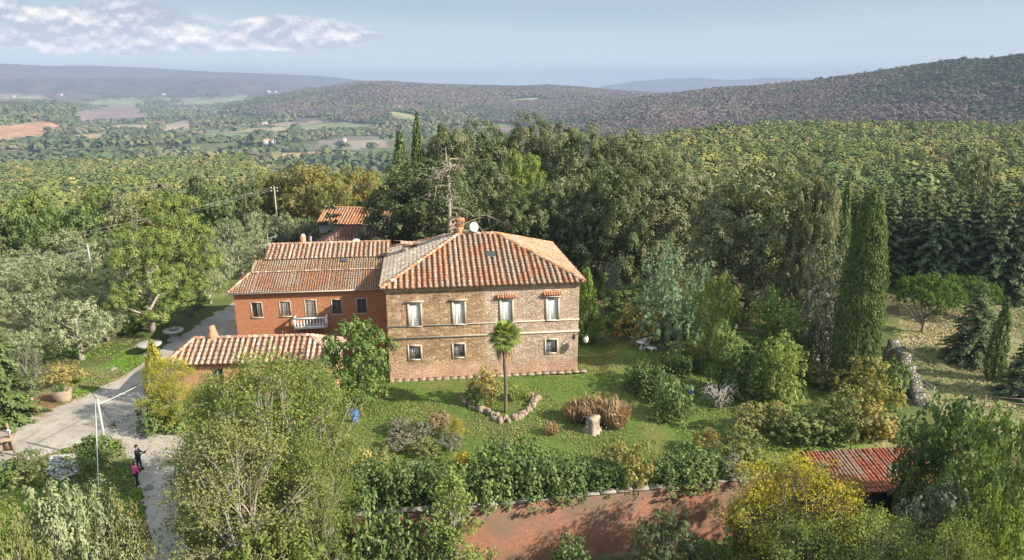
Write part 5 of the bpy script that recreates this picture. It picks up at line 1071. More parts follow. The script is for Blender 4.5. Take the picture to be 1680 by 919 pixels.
T('olive_tree', 1098, 33.5, 858, 150, "grey-green dense tree in front of the garden wall at the bottom", 'tree', None, 'ilex', 0)
T('laurel_bush', 935, 33.5, 868, 76, "small dark bush against the middle of the garden wall", 'bush', None, None, 0)
T('laurel_bush', 1190, 33.5, 860, 90, "dark scrub at the foot of the wall's right part", 'bush', None, 'ivy')
# hedge above the wall and the shrubs behind it
for k, (px, yb, yt, w, leaf) in enumerate([(600, 838, 762, 80, None), (642, 836, 758, 76, None), (684, 832, 764, 76, None), (800, 838, 750, 84, None), (838, 826, 738, 80, None), (878, 830, 742, 80, None), (920, 826, 752, 76, None), (962, 820, 762, 70, None), (1000, 816, 760, 60, 'ivy'), (1098, 808, 752, 76, None), (1132, 806, 738, 80, None), (1166, 802, 748, 64, None), (745, 842, 768, 80, None), (860, 800, 722, 66, 'ivy'), (815, 800, 725, 62, 'ivy')]):
    G('laurel_bush', px, yb - 14, yt - 10, w * 1.1, "dark laurel bush in the hedge growing along the top of the garden wall", 'bush', "laurel hedge above the garden wall", leaf, k)
for px, yb, yt, w, leaf, lab in [(1042, 806, 726, 60, 'ochre', "russet bush in the gap of the laurel hedge"), (1010, 770, 728, 60, 'ochre', "dry reddish bush on the lawn behind the hedge"), (1196, 790, 744, 60, 'greyherb', "faded bush at the right end of the laurel hedge"), (560, 790, 705, 100, 'ochre', "ochre scrub at the left end of the lawn beside the big locust tree"), (612, 770, 735, 70, 'scrub', "low scrub behind the laurel hedge's left end"), (575, 862, 800, 90, 'scrub', "wild bush under the left end of the laurel hedge")]:
    G('bush', px, yb, yt, w, lab, 'bush', "scrub around the laurel hedge", leaf)
for px, yb, yt, w, leaf, lab in [(655, 712, 688, 50, 'greyherb', "grey lavender-like tuft at the back of the faded flower bed"), (718, 708, 678, 46, 'brown', "reddish-brown tuft beside the yellow sapling"), (690, 722, 692, 48, 'greyherb', "dull tuft in the middle of the faded flower bed"), (660, 738, 710, 56, 'greyherb', "grey tuft at the front left of the faded flower bed"), (700, 745, 718, 56, 'scrub', "greenish tuft at the front of the faded flower bed"), (740, 738, 712, 44, 'greyherb', "grey tuft below the yellow sapling")]:
    G('bush', px, yb, yt, w, lab, 'shrub', "tufts of the faded flower bed", leaf)
G('young_tree', 750, 722, 688, 30, "small bright yellow sapling in the faded flower bed", 'sapling', None, 'yellow', 0)
G('young_tree', 757, 790, 742, 50, "yellow-leaved sapling behind the laurel hedge", 'sapling', None, 'yellow', 1)
T('young_tree', 738, 34.5, 770, 118, "feathery lime-yellow sumac in front of the wall's left end", 'tree', None, 'lime', 2, 'sumac_tree')
for px, d, yt, w, lab in [(590, 33.4, 800, 110, "laurel bush spilling down over the wall's left end"), (650, 33.8, 812, 100, "laurel bush in front of the wall, left of the lime-yellow sumac"), (705, 34.0, 822, 80, "laurel bush at the wall's foot beside the sumac")]:
    T('laurel_bush', px, d, yt, w, lab, 'bush', "bushes in front of the garden wall")
# left foreground
T('locust_tree', 425, 36.0, 588, 265, "tall airy locust tree hiding the outbuilding, green with yellow top", 'tree', None, 'locust', 0)
T('locust_tree', 508, 38.0, 602, 160, "brighter green locust right of the tall airy one", 'tree', None, 'lime', 1)
T('locust_tree', 375, 32.5, 700, 260, "half-bare locust with pale branches at the bottom beside the track", 'tree', None, 'scrub', 2)
T('locust_tree', 495, 33.0, 720, 160, "leafy locust in front of the lawn's left end", 'tree', None, 'locust', 1)
T('broadleaf_tree', 440, 30.5, 862, 200, "green undergrowth at the bottom below the half-bare locust", 'bush', None, 'locust')
G('broadleaf_tree', 590, 682, 522, 130, "glossy bright green broadleaf tree before the villa's left corner", 'tree', None, None, 0)
G('locust_tree', 285, 700, 588, 96, "yellow and green tree at the outbuilding's left corner by the road", 'tree', None, 'ygreen', 2)
G('laurel_bush', 270, 706, 640, 80, "dark green bush below the yellow tree at the roadside", 'bush', None, None, 1)
G('thuja', 262, 660, 556, 44, "golden-tipped thuja leaning against the outbuilding's left end", 'thuja', None, 'goldthuja')
G('laurel_bush', 545, 548, 512, 34, "shrub beside the white balcony", 'shrub', None, 'ivy', 2)
T('locust_tree', 340, 37.5, 622, 120, "smaller green locust between the tall airy one and the roadside", 'tree', None, 'lime', 2)
# left side: pines, olives, fir
G('pine_tree', 250, 545, 368, 138, "yellow-green pine beside the road, nearest of the pair", 'pine tree', None, None, 0)
G('pine_tree', 312, 520, 316, 128, "taller pine behind the nearest one, above the road", 'pine tree', None, None, 1)
G('fir_tree', 8, 690, 482, 124, "dense green conifer at the left edge by the brown bank", 'fir', None, 'cypress', 2)
G('olive_tree', 52, 662, 560, 62, "feathery grey tamarisk-like bush right of the conifer at the left edge", 'bush', None, 'greyherb', 1)
OL = [(135, 590, 496, 116), (60, 545, 470, 96), (20, 500, 440, 90), (90, 500, 420, 92), (180, 500, 440, 84), (40, 450, 395, 84), (120, 445, 372, 86), (60, 415, 362, 76), (10, 410, 366, 70), (160, 420, 352, 66), (205, 430, 372, 60), (220, 400, 350, 60), (105, 395, 350, 62), (380, 420, 352, 60), (420, 405, 338, 66), (465, 395, 338, 60), (400, 390, 330, 54), (500, 388, 336, 56), (345, 440, 385, 60), (30, 610, 540, 70), (585, 372, 330, 62), (140, 462, 408, 74), (215, 470, 408, 70), (8, 470, 420, 70), (-20, 540, 470, 80), (362, 470, 408, 62), (398, 452, 396, 60), (346, 498, 440, 58), (425, 436, 380, 54), (100, 545, 478, 84), (178, 560, 506, 64), (55, 605, 540, 70), (150, 530, 466, 76), (235, 440, 388, 60), (290, 420, 372, 60)]
for k, (px, yb, yt, w) in enumerate(OL):
    G('olive_tree', px, yb, yt, w, "large grey-green olive tree closest to the roadside grass strip" if k == 0 else "rounded grey-green olive tree in the grove on the left slope" if px < 320 else "rounded grey-green olive tree behind the farmhouse roof, left of the dark cedar", 'olive tree', "olive trees of the left grove" if px < 320 else "olive trees behind the farmhouse", None, k)
T('cedar_tree', 540, 94, 325, 84, "dark spreading cedar left of the stone barn", 'cedar')
for px, d, yt, w, leaf, lab in [(495, 128, 264, 120, 'autumn', "big yellowing oak beyond the olives, above the farmhouse"), (590, 128, 270, 84, 'autumn', "tawny oak left of the broad holm oak"), (548, 120, 288, 70, 'oak', "green oak between the yellowing and the tawny oak"), (440, 132, 280, 70, 'autumn', "yellow-green oak left of the big yellowing one")]:
    T('autumn_oak', px, d, yt, w, lab, 'tree', None, leaf)
for k, (px, d, yt, w, leaf) in enumerate([(20, 112, 335, 74, 'ivy'), (75, 116, 338, 66, 'bright'), (130, 114, 332, 70, 'ivy'), (190, 118, 320, 64, 'ilexbrown'), (235, 120, 318, 60, 'autumn'), (285, 122, 312, 60, 'ilexbrown'), (345, 120, 300, 74, 'laurel'), (395, 122, 296, 66, 'ilex'), (-20, 112, 330, 70, 'ilex'), (330, 130, 278, 80, 'ilexbrown'), (160, 128, 305, 70, 'oak'), (50, 126, 312, 74, 'oak')]):
    T('oak_tree', px, d, yt, w, "dark tree in the hedge line between the olive grove and the left-hand wood", 'tree', "trees of the hedge line behind the olive grove", leaf)
for px, yb, yt, w, leaf, lab in [(105, 632, 600, 70, 'ochre', "yellow-green scrub behind the stone planter"), (200, 545, 520, 60, 'laurel', "shaded bush under the roadside olive"), (235, 530, 505, 60, 'laurel', "shaded bush under the nearest pine"), (315, 505, 480, 56, 'laurel', "shaded bush behind the wellheads at the road"), (42, 790, 742, 76, 'scrub', "scrubby green bush beside the wooden sign post"), (10, 800, 752, 70, 'ivy', "green bush at the left edge below the sign post"), (160, 778, 712, 80, 'laurel', "dark round bush at the foot of the concrete pole")]:
    G('bush', px, yb, yt, w, lab, 'bush', "roadside bushes", leaf)
for px, d, yt, w, leaf, lab in [(70, 33, 790, 150, None, "big grey-green olive tree in the bottom left corner"), (150, 33, 800, 110, None, "olive tree at the bottom below the concrete pole"), (165, 35, 800, 80, 'scrub', "loose green shrub between the pole and the walkers"), (10, 31, 830, 110, 'scrub', "greener olive-like tree cut by the left bottom edge"), (200, 33, 830, 90, 'scrub', "leafy shrub beside the track at the bottom")]:
    T('olive_tree', px, d, yt, w, lab, 'tree', "trees at the bottom left", leaf)

# ---------------------------------------------------------------- palm and its stone bed
def palm():
    rng = np.random.default_rng(2); x, y = ground(829, 677); t = empty('palm_tree', (x, y, 0), 0, "tall fan palm with thin trunk in the stone-edged bed", 'palm'); H = 6.1
    g = Geo(); zz = np.linspace(-.2, H, 14); g.tube([(.05 * math.sin(z), .04 * math.cos(z * .7), z) for z in zz], .13 + .02 * np.sin(zz * 9), 8); g.build('trunk', M_BARK, t, True)
    g = Geo(); s = Geo()
    for k in range(46):
        a = k * 2.39996; el = math.radians(80 - 108 * (k / 46) + rng.normal(0, 5)); L = rng.uniform(.70, .98); d = np.array([math.cos(a) * math.cos(el), math.sin(a) * math.cos(el), math.sin(el)]); e = np.array([0, 0, H - .05]) + d * L
        g.tube([(0, 0, H - .1), e], [.028, .015], 4, .3, caps=False); up = np.cross(np.cross(d, [0, 0, 1]), d); up /= np.linalg.norm(up); sd = np.cross(d, up)
        for q in range(15):
            b = math.radians(-112 + 224 * q / 14); r = .66 * (1 - .22 * abs(b) / 2); f = d * math.cos(b) + sd * math.sin(b); w = np.cross(f, up) * .055; tip = e + f * r - np.array([0, 0, .24]) + up * .04; m = e + f * r * .55 + up * .03
            g.add([e, m - w, tip, m + w], [(0, 1, 2, 3)], np.array([np.clip(.35 + .3 * math.sin(el) + rng.normal(0, .15), 0, 1)]))
    g.build('crown', LEAF['palm'], t)
    for k in range(110):
        a = rng.random() * 6.283; r = rng.uniform(.2, .62); L = rng.uniform(.8, 1.9); x0 = np.array([math.cos(a) * .13, math.sin(a) * .13, H - .1 - rng.random() * .3]); s.add([x0, x0 + [math.cos(a) * r - .08 * math.sin(a), math.sin(a) * r + .08 * math.cos(a), -L * .5], x0 + [math.cos(a) * r * .9, math.sin(a) * r * .9, -L], x0 + [math.cos(a) * r + .08 * math.sin(a), math.sin(a) * r - .08 * math.cos(a), -L * .5]], [(0, 1, 2, 3)], np.array([rng.random()]))
    s.build('dead_fronds', LEAF['brown'], t); return x, y
palm()
def stones(name, path, n, size, label, mat, closed=True, hmax=.4):
    rng = np.random.default_rng(len(label)); P = [np.array(ground(*q)) for q in path]; o = P[0]; P = P + ([P[0]] if closed else []); L = np.cumsum([0] + [np.linalg.norm(b - a) for a, b in zip(P, P[1:])]); g = Geo()
    for k in range(n):
        s = L[-1] * k / n; i = min(np.searchsorted(L, s, 'right') - 1, len(P) - 2); f = (s - L[i]) / (L[i + 1] - L[i]); q = P[i] + (P[i + 1] - P[i]) * f - o + rng.normal(0, .12, 2); r = size * rng.uniform(.6, 1.3); h = hmax * rng.uniform(.5, 1.1)
        m = 7; an = np.linspace(0, 6.283, m, endpoint=False); rr = r * rng.uniform(.7, 1.15, m); V = []
        for z, kk in ((-.1, 1.0), (h * .5, 1.05), (h, .62)): V += [(q[0] + rr[j] * kk * math.cos(an[j]), q[1] + rr[j] * kk * math.sin(an[j]), z + rng.normal(0, .03)) for j in range(m)]
        V.append((q[0], q[1], h * 1.05)); g.add(V, [(a * m + j, a * m + (j + 1) % m, a * m + m + (j + 1) % m, a * m + m + j) for a in range(2) for j in range(m)] + [(2 * m + j, 2 * m + (j + 1) % m, 2 * m + (j + 2) % m, 3 * m) for j in range(0, m - 1, 2)], .5)
    ob = g.build(name, mat); ob.location = (o[0], o[1], 0); return tag(ob, label, "stone edging")
stones('stone_edging', [(757, 655), (775, 668), (800, 678), (822, 692), (850, 688), (868, 672), (880, 655), (858, 646), (842, 652)], 110, .21, "rough stone edging around the palm's bed in the lawn", M_DRYSTONE, False, .42)
G('bush', 800, 660, 602, 62, "olive-brown bush in the stone-edged bed left of the palm", 'bush', None, 'ochre')
G('bush', 778, 664, 635, 46, "dark green bush at the left tip of the stone-edged bed", 'bush', None, 'laurel')
for px, yb, yt, w, lab in [(846, 656, 628, 34, "spiky pale plant in the stone-edged bed right of the palm"), (862, 652, 636, 28, "lower spiky plant at the bed's right tip")]: G('grass_clump', px, yb, yt, w, lab, 'plant', None, 'lime')
for px, yb, yt, w, lab in [(975, 692, 648, 72, "tall tawny grass clump behind the tree stump"), (945, 690, 655, 52, "tawny grass clump left of the tree stump"), (1010, 700, 655, 56, "tawny grass clump right of the tree stump")]: G('dry_grass_clump', px, yb, yt, w, lab, 'grass clump', "tawny grass clumps by the stump")
G('grass_clump', 905, 712, 690, 30, "grey dry shrublet on the lawn left of the tree stump", 'shrub', None, 'brown')
def stump():
    rng = np.random.default_rng(9); x, y = ground(972, 708); t = empty('tree_stump', (x, y, 0), 0, "thick pale tree stump on the lawn in front of the tawny grass", 'tree stump'); g = Geo(); n = 18; an = np.linspace(0, 6.283, n, endpoint=False); V = []
    for z, r in ((-.2, .95), (.12, .74), (.5, .56), (1.0, .54), (1.32, .60)):
        for a in an: q = r * (1 + .14 * math.sin(3 * a + z) + .10 * math.sin(7 * a)); V.append((q * math.cos(a), q * math.sin(a), z + (.10 * math.sin(2 * a) if z > 1.2 else 0)))
    V.append((0, 0, 1.26)); m = 5; g.add(V, [(k * n + i, k * n + (i + 1) % n, k * n + n + (i + 1) % n, k * n + n + i) for k in range(m - 1) for i in range(n)] + [((m - 1) * n + i, (m - 1) * n + (i + 1) % n, (m - 1) * n + (i + 2) % n, m * n) for i in range(0, n, 2)], .5); g.build('trunk', M_DEAD, t, True); t.scale = (.8, .8, .86)
    c = Geo(); P = np.stack([rng.normal(0, .5, 90), rng.normal(-.35, .3, 90), rng.uniform(.2, 1.25, 90)], -1); cards(c, P, rv(rng, 90) + [0, -.6, .3], np.full(90, .15), rng.uniform(.2, .8, 90), rng); c.build('creeper', LEAF['greyherb'], t)
stump()
# ---------------------------------------------------------------- garden furniture and small things
def round_table(px, py, r, h, label, mat, thick=.09, tr=.16, cat='table'):
    x, y = ground(px, py); t = empty('round_stone_table', (x, y, 0), 0, label, cat); g = Geo(); g.lathe([(.001, h - thick), (r * .9, h - thick), (r, h - thick * .6), (r, h - .02), (r * .97, h), (.001, h)], 24); g.build('tabletop', mat, t); g = Geo(); g.lathe([(tr * 1.9, -.05), (tr * 1.8, .08), (tr, .16), (tr * .85, h * .6), (tr * 1.4, h - thick - .004)], 14); g.build('pedestal', mat, t, True); return t
round_table(1053, 572, .55, .75, "small round white garden table on a pedestal beside the reclining chair", M_PAINTW)
round_table(247, 580, 1.05, 1.0, "large round pale stone table on a drum base, nearer the outbuilding's roof tip", M_CONC, .22, .38)
w2 = round_table(286, 557, .95, 1.0, "round pale stone table bearing a flat stone, farther back by the pines", M_CONC, .2, .36)
x, y = ground(286, 557); g = Geo(); g.lathe([(.001, 1.005), (.42, 1.005), (.46, 1.1), (.36, 1.26), (.15, 1.3), (.001, 1.3)], 9); o = g.build('flat_stone', M_RUBBLE); o.location = (x + .12, y, 0); tag(o, "flat stone lying on the farther round stone table", "stone")
def lounger():
    x, y = ground(1064, 575); t = empty('reclining_chair', (x, y, 0), R(35), "white slatted reclining chair by the round garden table", 'chair'); g = Geo()
    for k in range(7): g.box(-.3, .3, -.7 + k * .11, -.62 + k * .11, .36, .39)
    g.box(-.34, -.30, -.72, .1, .34, .40); g.box(.30, .34, -.72, .1, .34, .40); g.build('seat', M_PAINTW, t); g = Geo()
    for k in range(7): a = k * .12; g.box(-.3, .3, .12 + a * .55, .16 + a * .55, .42 + a * .8, .51 + a * .8)
    g.build('backrest', M_PAINTW, t)
    for sx in (-1, 1):
        for yy in (-.66, .2): g = Geo(); g.box(sx * .31 - .025, sx * .31 + .025, yy - .03, yy + .03, 0, .34); g.build('leg', M_PAINTW, t)
lounger()
def wall_lantern():
    x, y = vp(VW - .35, -.02)[:2]; t = empty('wall_lantern', (x, y, 3.2), TH, "white globe lantern on a curved iron bracket at the villa's right corner", 'lantern'); g = Geo(); g.tube([(0, 0, 0), (.1, -.45, .32), (.45, -.8, .40), (.75, -.85, .25), (.82, -.86, .02)], .03, 6); g.box(-.09, .09, -.03, .015, -.25, .25); g.build('bracket', M_IRON, t); g = Geo(); g.lathe([(.001, .32), (.10, .30), (.17, .20), (.22, .02), (.18, -.22), (.08, -.34), (.001, -.36)], 14, cx=.82, cy=-.86); s = g.build('lamp_globe', M_PAINTW, t, True); g = Geo(); g.lathe([(.001, .44), (.06, .40), (.20, .30), (.001, .29)], 12, cx=.82, cy=-.86); g.build('lamp_cap', M_IRON, t)
wall_lantern()
def pots():
    for k, (px, py, h, w, lab) in enumerate([(990, 550, .55, 46, "pale terracotta pot with leafy shrub, nearest the villa among the potted plants"), (1010, 551, .5, 44, "red terracotta pot with shrub, middle of the potted plants"), (1025, 546, .52, 44, "terracotta pot with shrub right of the red pot"), (1040, 542, .5, 40, "terracotta pot with shrub at the path end of the potted plants"), (976, 540, .5, 40, "pot with shrub in the shade of the thuja")]):
        x, y = ground(px, py); t = empty('potted_shrub', (x, y, 0), 0, lab, 'potted plant', "potted shrubs beside the villa"); g = Geo(); g.lathe([(.001, .02), (.2, 0), (.27, h * .6), (.33, h * .86), (.37, h * .87), (.37, h), (.31, h), (.29, h * .9), (.001, h * .88)], 16); g.build('pot', M_TERRA if k != 0 else M_TRIM, t, True)
        tm, cm, H0, W0 = PROTO['bush'][k % 4]; o = bpy.data.objects.new('shrub', cm); COL.objects.link(o); o.parent = t; o.location = (0, 0, h * .8); o.scale = (.95, .95, .85); o.material_slots[0].link = 'OBJECT'; o.material_slots[0].material = LEAF['laurel' if k % 2 else 'bright']
pots()
def barrel(px, py, s, label):
    x, y = ground(px, py); t = empty('blue_barrel', (x, y, 0), 0, label, 'barrel'); g = Geo(); g.lathe([(.001, 0), (.26, 0), (.29, .04), (.30, .28), (.315, .30), (.315, .34), (.30, .36), (.30, .60), (.315, .62), (.315, .66), (.30, .68), (.28, .90), (.24, .95), (.001, .95)], 18); b = g.build('drum', M_BLUE, t, True); g = Geo(); g.lathe([(.25, .952), (.25, 1.0), (.001, 1.0)], 16); g.build('lid', M_BLUE, t); t.scale = (s,) * 3
barrel(582, 692, 1.05, "blue plastic barrel at the foot of the glossy broadleaf tree"); barrel(1133, 648, .8, "blue plastic drum half hidden behind the diagonal hedge")
def planter():
    x, y = ground(104, 656); t = empty('stone_planter', (x, y, 0), R(15), "squared pale stone planter on the grass beside the road", 'planter'); g = Geo(); w = .62; d = .48
    V = [(-w*.9,-d*.9,-.05),(w*.9,-d*.9,-.05),(w*.9,d*.9,-.05),(-w*.9,d*.9,-.05),(-w,-d,.85),(w,-d,.85),(w,d,.85),(-w,d,.85),(-w+.14,-d+.14,.85),(w-.14,-d+.14,.85),(w-.14,d-.14,.85),(-w+.14,d-.14,.85),(-w+.14,-d+.14,.7),(w-.14,-d+.14,.7),(w-.14,d-.14,.7),(-w+.14,d-.14,.7)]
    g.add(V, [(0,1,5,4),(1,2,6,5),(2,3,7,6),(3,0,4,7),(4,5,9,8),(5,6,10,9),(6,7,11,10),(7,4,8,11),(8,9,13,12),(9,10,14,13),(10,11,15,14),(11,8,12,15),(12,13,14,15)], .5); g.build('trough', M_DRYSTONE, t)
    tm, cm, H0, W0 = PROTO['grass_clump'][0]; o = bpy.data.objects.new('plant', cm); COL.objects.link(o); o.parent = t; o.location = (-.2, 0, .66); o.material_slots[0].link = 'OBJECT'; o.material_slots[0].material = LEAF['ivy']
planter()
for px, py, r, lab in [(186, 608, .28, "flat white stone lying on the bright grass strip"), (246, 801, .2, "small pale stone on the track below the walkers"), (676, 762, .35, "flat grey stone at the front of the faded flower bed"), (718, 727, .3, "pale slab lying in the faded flower bed")]:
    o = stones('field_stone', [(px, py), (px + 3, py)], 2, r, lab, M_RUBBLE, False, .22); o['category'] = 'stone'
def sign_post():
    x, y = ground(26, 748); t = empty('wooden_sign_post', (x, y, 0), R(10), "leaning wooden post with a round white badge and a board shelter at the left edge", 'sign post'); g = Geo(); g.tube([(0, 0, -.2), (-.18, .05, 2.4)], .07, 7); g.build('post', M_WOODP, t); g = Geo(); g.tube([(-.10, -.09, 1.85), (-.10, -.05, 1.85)], .14, 14); g.build('badge', M_PAINTW, t); g = Geo(); g.tube([(-.10, -.10, 1.85), (-.10, -.085, 1.85)], .06, 10); g.build('badge_centre', M_IRON, t)
    g = Geo(); g.tube([(-.75, .1, -.2), (-.85, .1, 1.2)], .055, 7); g.build('post', M_WOODP, t); g = Geo(); V = [(-1.8, -.25, .95), (.05, -.25, 1.25), (.05, .35, 1.4), (-1.8, .35, 1.1)]; g.add(V + [(a, b, c + .05) for a, b, c in V], [(0,3,2,1),(4,5,6,7),(0,1,5,4),(1,2,6,5),(2,3,7,6),(3,0,4,7)], .5); g.build('board_roof', M_WOODP, t); g = Geo(); g.box(-.75, -.1, .12, .16, .35, 1.0); g.build('board', M_WOODP, t)
sign_post()
def frame_rail():
    x, y = ground(104, 776); o = empty('low_rail', (x, y, 0), R(12), "low bent metal tube rail on the concrete slab at the lower left", 'rail'); g = Geo(); g.tube([(-.5, 0, 0), (-.5, 0, .35), (-.42, 0, .42), (.42, 0, .42), (.5, 0, .35), (.5, 0, 0)], .04, 6); g.build('tube', M_IRON, o)
frame_rail()
# poles and cables
px0, py0 = ground(177, 757)
def pole(x, y, H, r, label, mat, arms=0, name='utility_pole'):
    t = empty(name, (x, y, hz(x, y)), 0, label, 'pole'); g = Geo(); g.tube([(0, 0, -.3), (0, 0, H * .5), (0, 0, H)], [r, r * .85, r * .7], 10); g.build('shaft', mat, t, True)
    for k in range(arms):
        g = Geo(); g.box(-.55, .55, -.04, .04, H - .35 - .5 * k, H - .27 - .5 * k); a = g.build('crossarm', M_IRON, t)
        for x2 in (-.48, .48): g = Geo(); g.lathe([(.04, H - .27 - .5 * k), (.075, H - .2 - .5 * k), (.05, H - .1 - .5 * k), (.001, H - .08 - .5 * k)], 8, cx=x2); g.build('insulator', M_PAINTW, a)
    return t
PH = 4.5; pole(px0, py0, PH, .11, "pale concrete pole at the road fork with a cable to the outbuilding", M_CONC)
def cable(name, a, b, sag, r, label, mat, n=14):
    a = np.array(a, float); b = np.array(b, float); s = np.linspace(0, 1, n)[:, None]; P = a + (b - a) * s; P[:, 2] -= (sag * 4 * s * (1 - s))[:, 0]; g = Geo(); g.tube(P - a, r, 5); o = g.build(name, mat); o.location = a; return tag(o, label, 'cable')
M_CABLE = mat_plain("pale_cable", (0.62, 0.62, 0.60), 0.6, 0.05); M_WIRE = mat_plain("grey_wire", (0.30, 0.30, 0.28), 0.6, 0.05)
c, s = math.cos(R(4.5)), math.sin(R(4.5)); cable('power_cable', (px0 + .1, py0, PH - .35), (-26.75 + .05, 51.75 - .08, 2.7), .12, .022, "pale cable from the concrete pole to the outbuilding's corner", M_CABLE)
qx, qy = ground(165, 884); cable('guy_cable', (px0 - .06, py0 - .18, PH - .2), (qx, qy, 0.02), .02, .026, "straight pale stay cable running down from the concrete pole towards the viewer", M_CABLE, 4)
x, y = ground(158, 492); H1 = 6.6; pole(x, y, H1, .11, "thin wooden utility pole among the olives on the left", M_CONC, 0)
for k, dz in enumerate((0, .5, 1.0)): cable('overhead_wire', (x - .1, y, H1 - .2 - dz), (x - 32, y - 9 + k, H1 - 3.2 - dz * 1.4), .5, .014, ["top", "middle", "lowest"][k] + " of three thin wires running left from the pole among the olives", M_WIRE)
x, y = at_d(450, 116, 310); z0 = hz(x, y); H2 = CAMH + 116 * float(slope_of(450, 306)) - z0; pole(x, y, H2, .13, "distant utility pole with crossarms above the farmhouse, left of the yellowing oak", M_CONC, 2)
for k, (dx, dz) in enumerate(((-.48, -.1), (.48, -.1), (-.48, -.6))): cable('overhead_wire', (x + dx, y, z0 + H2 + dz), (x - 24, y - 18 + k * .4, z0 + H2 - 4.2 + dz), .4, .013, ["upper left", "upper right", "lower"][k] + " wire leading left from the distant utility pole", M_WIRE)
# black hoop by the fence
x, y = ground(1604, 451)
def hoop():
    t = empty('tractor_tyres', (x, y, 0), R(15), "pair of black tyres half sunk in the meadow before the rail fence", 'tyres')
    for dx in (-.5, .5):
        g = Geo(); a = np.linspace(0, 6.283, 25); g.tube([(dx + .62 * math.cos(q), .1 * dx, .42 + .62 * math.sin(q)) for q in a], .15, 8, caps=False); g.build('tyre', M_DARK, t, True)
hoop()

# ---------------------------------------------------------------- far farmhouses of the valley
def march(px, py):
    a, b, c = (float(v) for v in ray(px, py)); t = 300.0 * 1.003 ** np.arange(1150); k = height(a * t, b * t) > CAMH + c * t
    t = t[np.argmax(k)] if k.any() else 6000.0; return a * t, b * t
M_PLASTER = mat_plain("pale_plaster", (0.48, 0.42, 0.34), 0.9, 0.1)
FAR = [(163, 175, 1.3, "pale farmhouse among the brown fields at the far left of the valley"), (148, 176, .9, "small pale barn left of the farmhouse among the brown fields"), (240, 194, 1.1, "farmhouse with terracotta roof in the middle of the valley"), (256, 193, .9, "low white barn right of the mid-valley farmhouse"), (238, 212, 1.1, "farmhouse on the tan field of the valley"), (434, 206, 1.4, "cream country house among trees at the foot of the brown hill"), (436, 236, .9, "small white house on the valley road near the wood"), (448, 235, .8, "white shed beside the small valley-road house"),
    (440, 153, 1.6, "large pale house of the hamlet on the hill shoulder"), (452, 152, 1.2, "smaller house of the hamlet on the hill shoulder"), (268, 157, 1.3, "distant house on the green rise at the valley's far side"), (276, 165, 1.2, "distant white house below the green rise"), (100, 158, 1.2, "far pale house under the left ridge"), (22, 160, 1.2, "white house at the left edge of the far valley"), (640, 181, 1.2, "farmhouse at the top of the pale field on the brown hill"), (655, 178, 1.2, "long farm building beside the pale field on the brown hill"), (668, 181, .9, "terracotta-roofed barn at the right of the hill farm"), (718, 140, 1.3, "white house on the crest of the brown hill"), (982, 154, 1.2, "pale house on the far hill's right slope"), (565, 238, .9, "terracotta-roofed farm left of the cypress pair"), (890, 150, 1.2, "house below the crest above the grove")]
for k, (px, py, s, lab) in enumerate(FAR):
    fx, fy = march(px, py); z = hz(fx, fy); dd = math.hypot(fx, fy); s = s * (1 + dd / 9000)
    s *= .75; w, dp, h = 13 * s, 8 * s, 5.5 * s; t = empty('far_farmhouse', (fx, fy, z - .5), R(-20 + 37 * (k % 4)), lab, 'farmhouse', 'farmhouses of the valley'); g = Geo(); g.box(-w / 2, w / 2, -dp / 2, dp / 2, -3, h); g.build('wall', M_PLASTER, t)
    g = Geo(); o = .5; c1 = np.array((.42, .24, .15)); R0 = [(-w / 2 - o, -dp / 2 - o, h), (w / 2 + o, -dp / 2 - o, h), (w / 2 + o, dp / 2 + o, h), (-w / 2 - o, dp / 2 + o, h), (-w / 2 - o, 0, h + dp * .2), (w / 2 + o, 0, h + dp * .2)]
    g.add(R0, [(0, 1, 5, 4), (2, 3, 4, 5), (3, 0, 4, 4), (1, 2, 5, 5)], np.tile(c1, (4, 1))); g.build('roof', M_TILE, t)
    for sx in (-.28, .0, .28): g = Geo(); g.box(sx * w - .5, sx * w + .5, -dp / 2 - .05, -dp / 2 - .01, h * .55, h * .82); g.build('window', M_DARK, t)

# ---------------------------------------------------------------- the two walkers on the track
def skin_body(name, J, E_, mat, parent, levels=2, root=0):
    me = bpy.data.meshes.new(name); me.from_pydata([j[0] for j in J], E_, []); o = bpy.data.objects.new(name, me); COL.objects.link(o)
    o.modifiers.new('skin', 'SKIN'); me.skin_vertices.new() if not me.skin_vertices else None
    for i, j in enumerate(J): r = j[1]; me.skin_vertices[0].data[i].radius = (r, r) if np.isscalar(r) else r; me.skin_vertices[0].data[i].use_root = (i == root)
    s = o.modifiers.new('sub', 'SUBSURF'); s.levels = levels; s.render_levels = levels
    dg = bpy.context.evaluated_depsgraph_get(); m2 = bpy.data.meshes.new_from_object(o.evaluated_get(dg)); bpy.data.objects.remove(o); m2.materials.clear(); m2.materials.append(mat); m2.polygons.foreach_set('use_smooth', np.ones(len(m2.polygons), bool))
    n = bpy.data.objects.new(name, m2); COL.objects.link(n); n.parent = parent; return n
M_SKIN = mat_plain("skin", (0.50, 0.30, 0.21), 0.6, 0.08, 4); M_HAIR = mat_plain("dark_hair", (0.025, 0.018, 0.014), 0.6, 0.2, 20)
